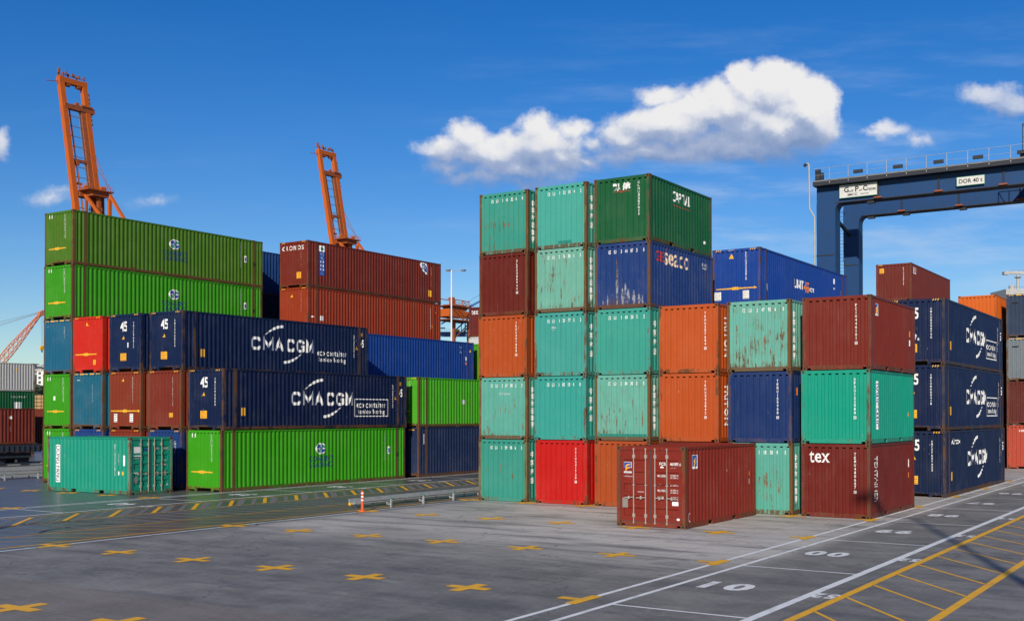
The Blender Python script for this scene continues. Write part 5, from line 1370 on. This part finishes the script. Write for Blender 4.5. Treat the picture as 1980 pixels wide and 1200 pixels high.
hk = part('hook_block', MB().tube(tip+Vector((.1, .3, -12)), tip+Vector((.9, .3, -12)), 0.75, 18), 'yellow', t)
part('hook', MB().cbox(tip+Vector((.5, .3, -13.1)), (.35, .35, .9)), 'rtg_dk', hk)
part('tower', MB().box((4, 3, 0), (7.5, 6.5, 10.5)), 'lattice', t)

# ship beyond the right edge
t = thing('ship', 'pale ship superstructure with deck crane at the right edge behind the orange container', 'ship', (-40, 283, 0), R(33), None)
part('superstructure', MB().box((-7.6, 0, 0), (14, 9, 27)).box((-8.2, -.5, 27), (14.5, 9.5, 28)).box((-8.6, .2, 28.0), (14, 8.8, 32.2)), 'crane_w', t)
part('funnel', MB().tube((-5.6, 4, 32.2), (-5.6, 4, 33.4), 0.7, 16), 'crane_w', t)
cp = part('deck_crane', MB().tube((-4.2, 4, 32.2), (-4.2, 4, 35.9), 0.32, 16), 'crane_w', t)
part('crane_platform', MB().tube((-4.2, 4, 35.2), (-4.2, 4, 35.4), 0.75, 16), 'crane_g', cp)
part('crane_jib', MB().beam((-7.0, 4, 36.4), (10, 4, 36.0), 0.7, 0.62).box((-7.6, 3.4, 35.9), (-6.4, 4.6, 36.6)), 'crane_w', cp)
part('railing', MB().beam((-6, 3.8, 37.0), (9, 3.8, 36.7), .06, .06).beam((-8, .4, 32.7), (14, .4, 32.7), .06, .06), 'crane_g', cp)
part('winch', MB().cbox((-2, 4, 36.8), (1.3, .8, .3)), 'yellow', cp)
# ship mast seen between the gantry legs
t = thing('ship_mast', 'thin grey ship mast with a radar ball between the blue gantry legs', 'mast', (-111, 295, 0), R(33))
part('pole', MB().tube((0, 0, 0), (0, 0, 44), 0.30, 8).tube((-.9, 0, 30), (-.9, 0, 42), 0.10, 6), 'crane_g', t)
part('yard', MB().beam((-3.2, 0, 45.2), (3, 0, 45.2), .14, .14).beam((-3.2, 0, 42), (3, 0, 42), .12, .12).beam((-3, 0, 39), (3, 0, 39), .1, .1), 'crane_g', t)
part('radar_platform', MB().box((-4, -1, 33.6), (4, 1, 35.8)).tube((2.2, -1.4, 35), (2.2, 1, 35), 1.1, 12), 'whitepaint', t)

# ------------------------------------------------------------------ hill and town at the far left
hm = MB(); nx, ny = 44, 30; hv = []
for j in range(ny+1):
    for i in range(nx+1):
        x = -1500+1100*i/nx; y = 300+900*j/ny
        # distance across the view ray pointing at the far left
        d = Vector((x, y)); k = Vector((-0.84, 0.54)); al = d.dot(k); ac = d.dot(Vector((0.54, 0.84)))
        h = 43*max(0, min(1, (al-820)/190))**0.6*max(0, min(1, (150-ac)/140))*max(0, min(1, (1600-al)/300))
        h += 1.8*math.sin(x*.05)*math.sin(y*.043)*(h/40)
        hv.append((x, y, h-0.5))
hm.add(hv, [(j*(nx+1)+i, j*(nx+1)+i+1, (j+1)*(nx+1)+i+1, (j+1)*(nx+1)+i) for j in range(ny) for i in range(nx)], 0, True)
struct('hills', hm.mesh('hills', ['hill']))
def viewpt(u, D): 
    lat = (u-990)/2190*D; p = Vector((0, 0, 0))+Vector((fw.x, fw.y, 0)).normalized()*D+rt*lat; return p.x, p.y
def building(u, D, wpx, ztop, zbot, mat, lab, grp, rows):
    x, y = viewpt(u, D); w_ = wpx/2190*D; h = ztop-zbot
    t = thing('apartment_building', lab, 'building', (x, y, zbot), YAW+R(random.uniform(-12, 12)), grp)
    part('wall', MB().box((-w_/2, 0, -12), (w_/2, 12, h)), mat, t)
    part('roof', MB().box((-w_/2-.3, -.3, h+.003), (w_/2+.3, 12.3, h+.6)), 'bldg', t)
    mb = MB(); nc = max(2, int(w_/4))
    for r_ in range(rows):
        for c_ in range(nc):
            cx = -w_/2+w_*(c_+.5)/nc; cz = h*(r_+.5)/rows
            mb.box((cx-1.0, -.12, cz-.9), (cx+1.0, -.02, cz+.9))
    part('windows', mb, 'glass', t)
LBG = 'apartment buildings on the far hillside'
for k in range(17):
    u = -6+6.2*k; zt = 43+random.uniform(1, 6.0)
    building(u+random.uniform(-2, 2), 1010+random.uniform(-30, 50), random.uniform(5, 11), zt, zt-random.uniform(6, 10), random.choice(['bldg', 'bldgw', 'bldg']), 'small pale apartment building on the hilltop at the far left', LBG, 3)
for k, (u, zt) in enumerate(((76, 46), (84, 45.5), (92, 46), (72, 42.5), (88, 42))):
    building(u, 930, 9, zt-2, zt-12, 'bldg', 'grey beige apartment block on the slope beside the green corner column', 'grey apartment blocks on the slope', 3)
building(82, 850, 24, 36.5, 22.8, 'bldgw', 'large white building with rows of windows left of the green corner column', None, 4)
# dark trees below the white building, and a timber pile
def tree(u, D, h, lab):
    x, y = viewpt(u, D); t = thing('tree', lab, 'tree', (x, y, 0), 0, 'dark trees below the white building')
    part('trunk', MB().tube((0, 0, 0), (0, 0, h*.6), .5, 8, 0, .25), 'timber', t)
    mb = MB(); rr = random.Random(int(u*7))
    for k in range(380):
        th = rr.uniform(0, 2*PI); ph = math.acos(rr.uniform(-1, 1)); r_ = rr.uniform(.3, 1)**.5
        c_ = Vector((math.cos(th)*math.sin(ph)*4.2*r_, math.sin(th)*math.sin(ph)*4.2*r_, h*.66+math.cos(ph)*h*.36*r_)); s_ = rr.uniform(.4, .9)
        n_ = Vector((rr.uniform(-1, 1), rr.uniform(-1, 1), rr.uniform(-1, 1))).normalized(); a_ = n_.orthogonal().normalized()*s_; b_ = n_.cross(a_)
        mb.quad(c_-a_-b_*.6, c_+a_-b_*.6, c_+a_+b_*.6, c_-a_+b_*.6)
    part('crown', mb, 'leaf', t)
M['leaf'] = plain('dark_foliage', (0.03, 0.05, 0.025), .8, .5, 1)
for u in (70, 77, 84, 92): tree(u, 560, 17+random.uniform(-1.5, 2), 'dark leafy tree in the row below the large white building')
x, y = viewpt(80, 300)
t = thing('timber_stack', 'tan stacked timber behind the railway containers at the far left', 'timber stack', (x, y, 0), YAW)
mb = MB()
for r_ in range(9):
    for c_ in range(8): mb.cbox((-4+c_*1.15, 0, .5+r_*.98), (1.0, 6, .82))
part('logs', mb, 'timber', t)
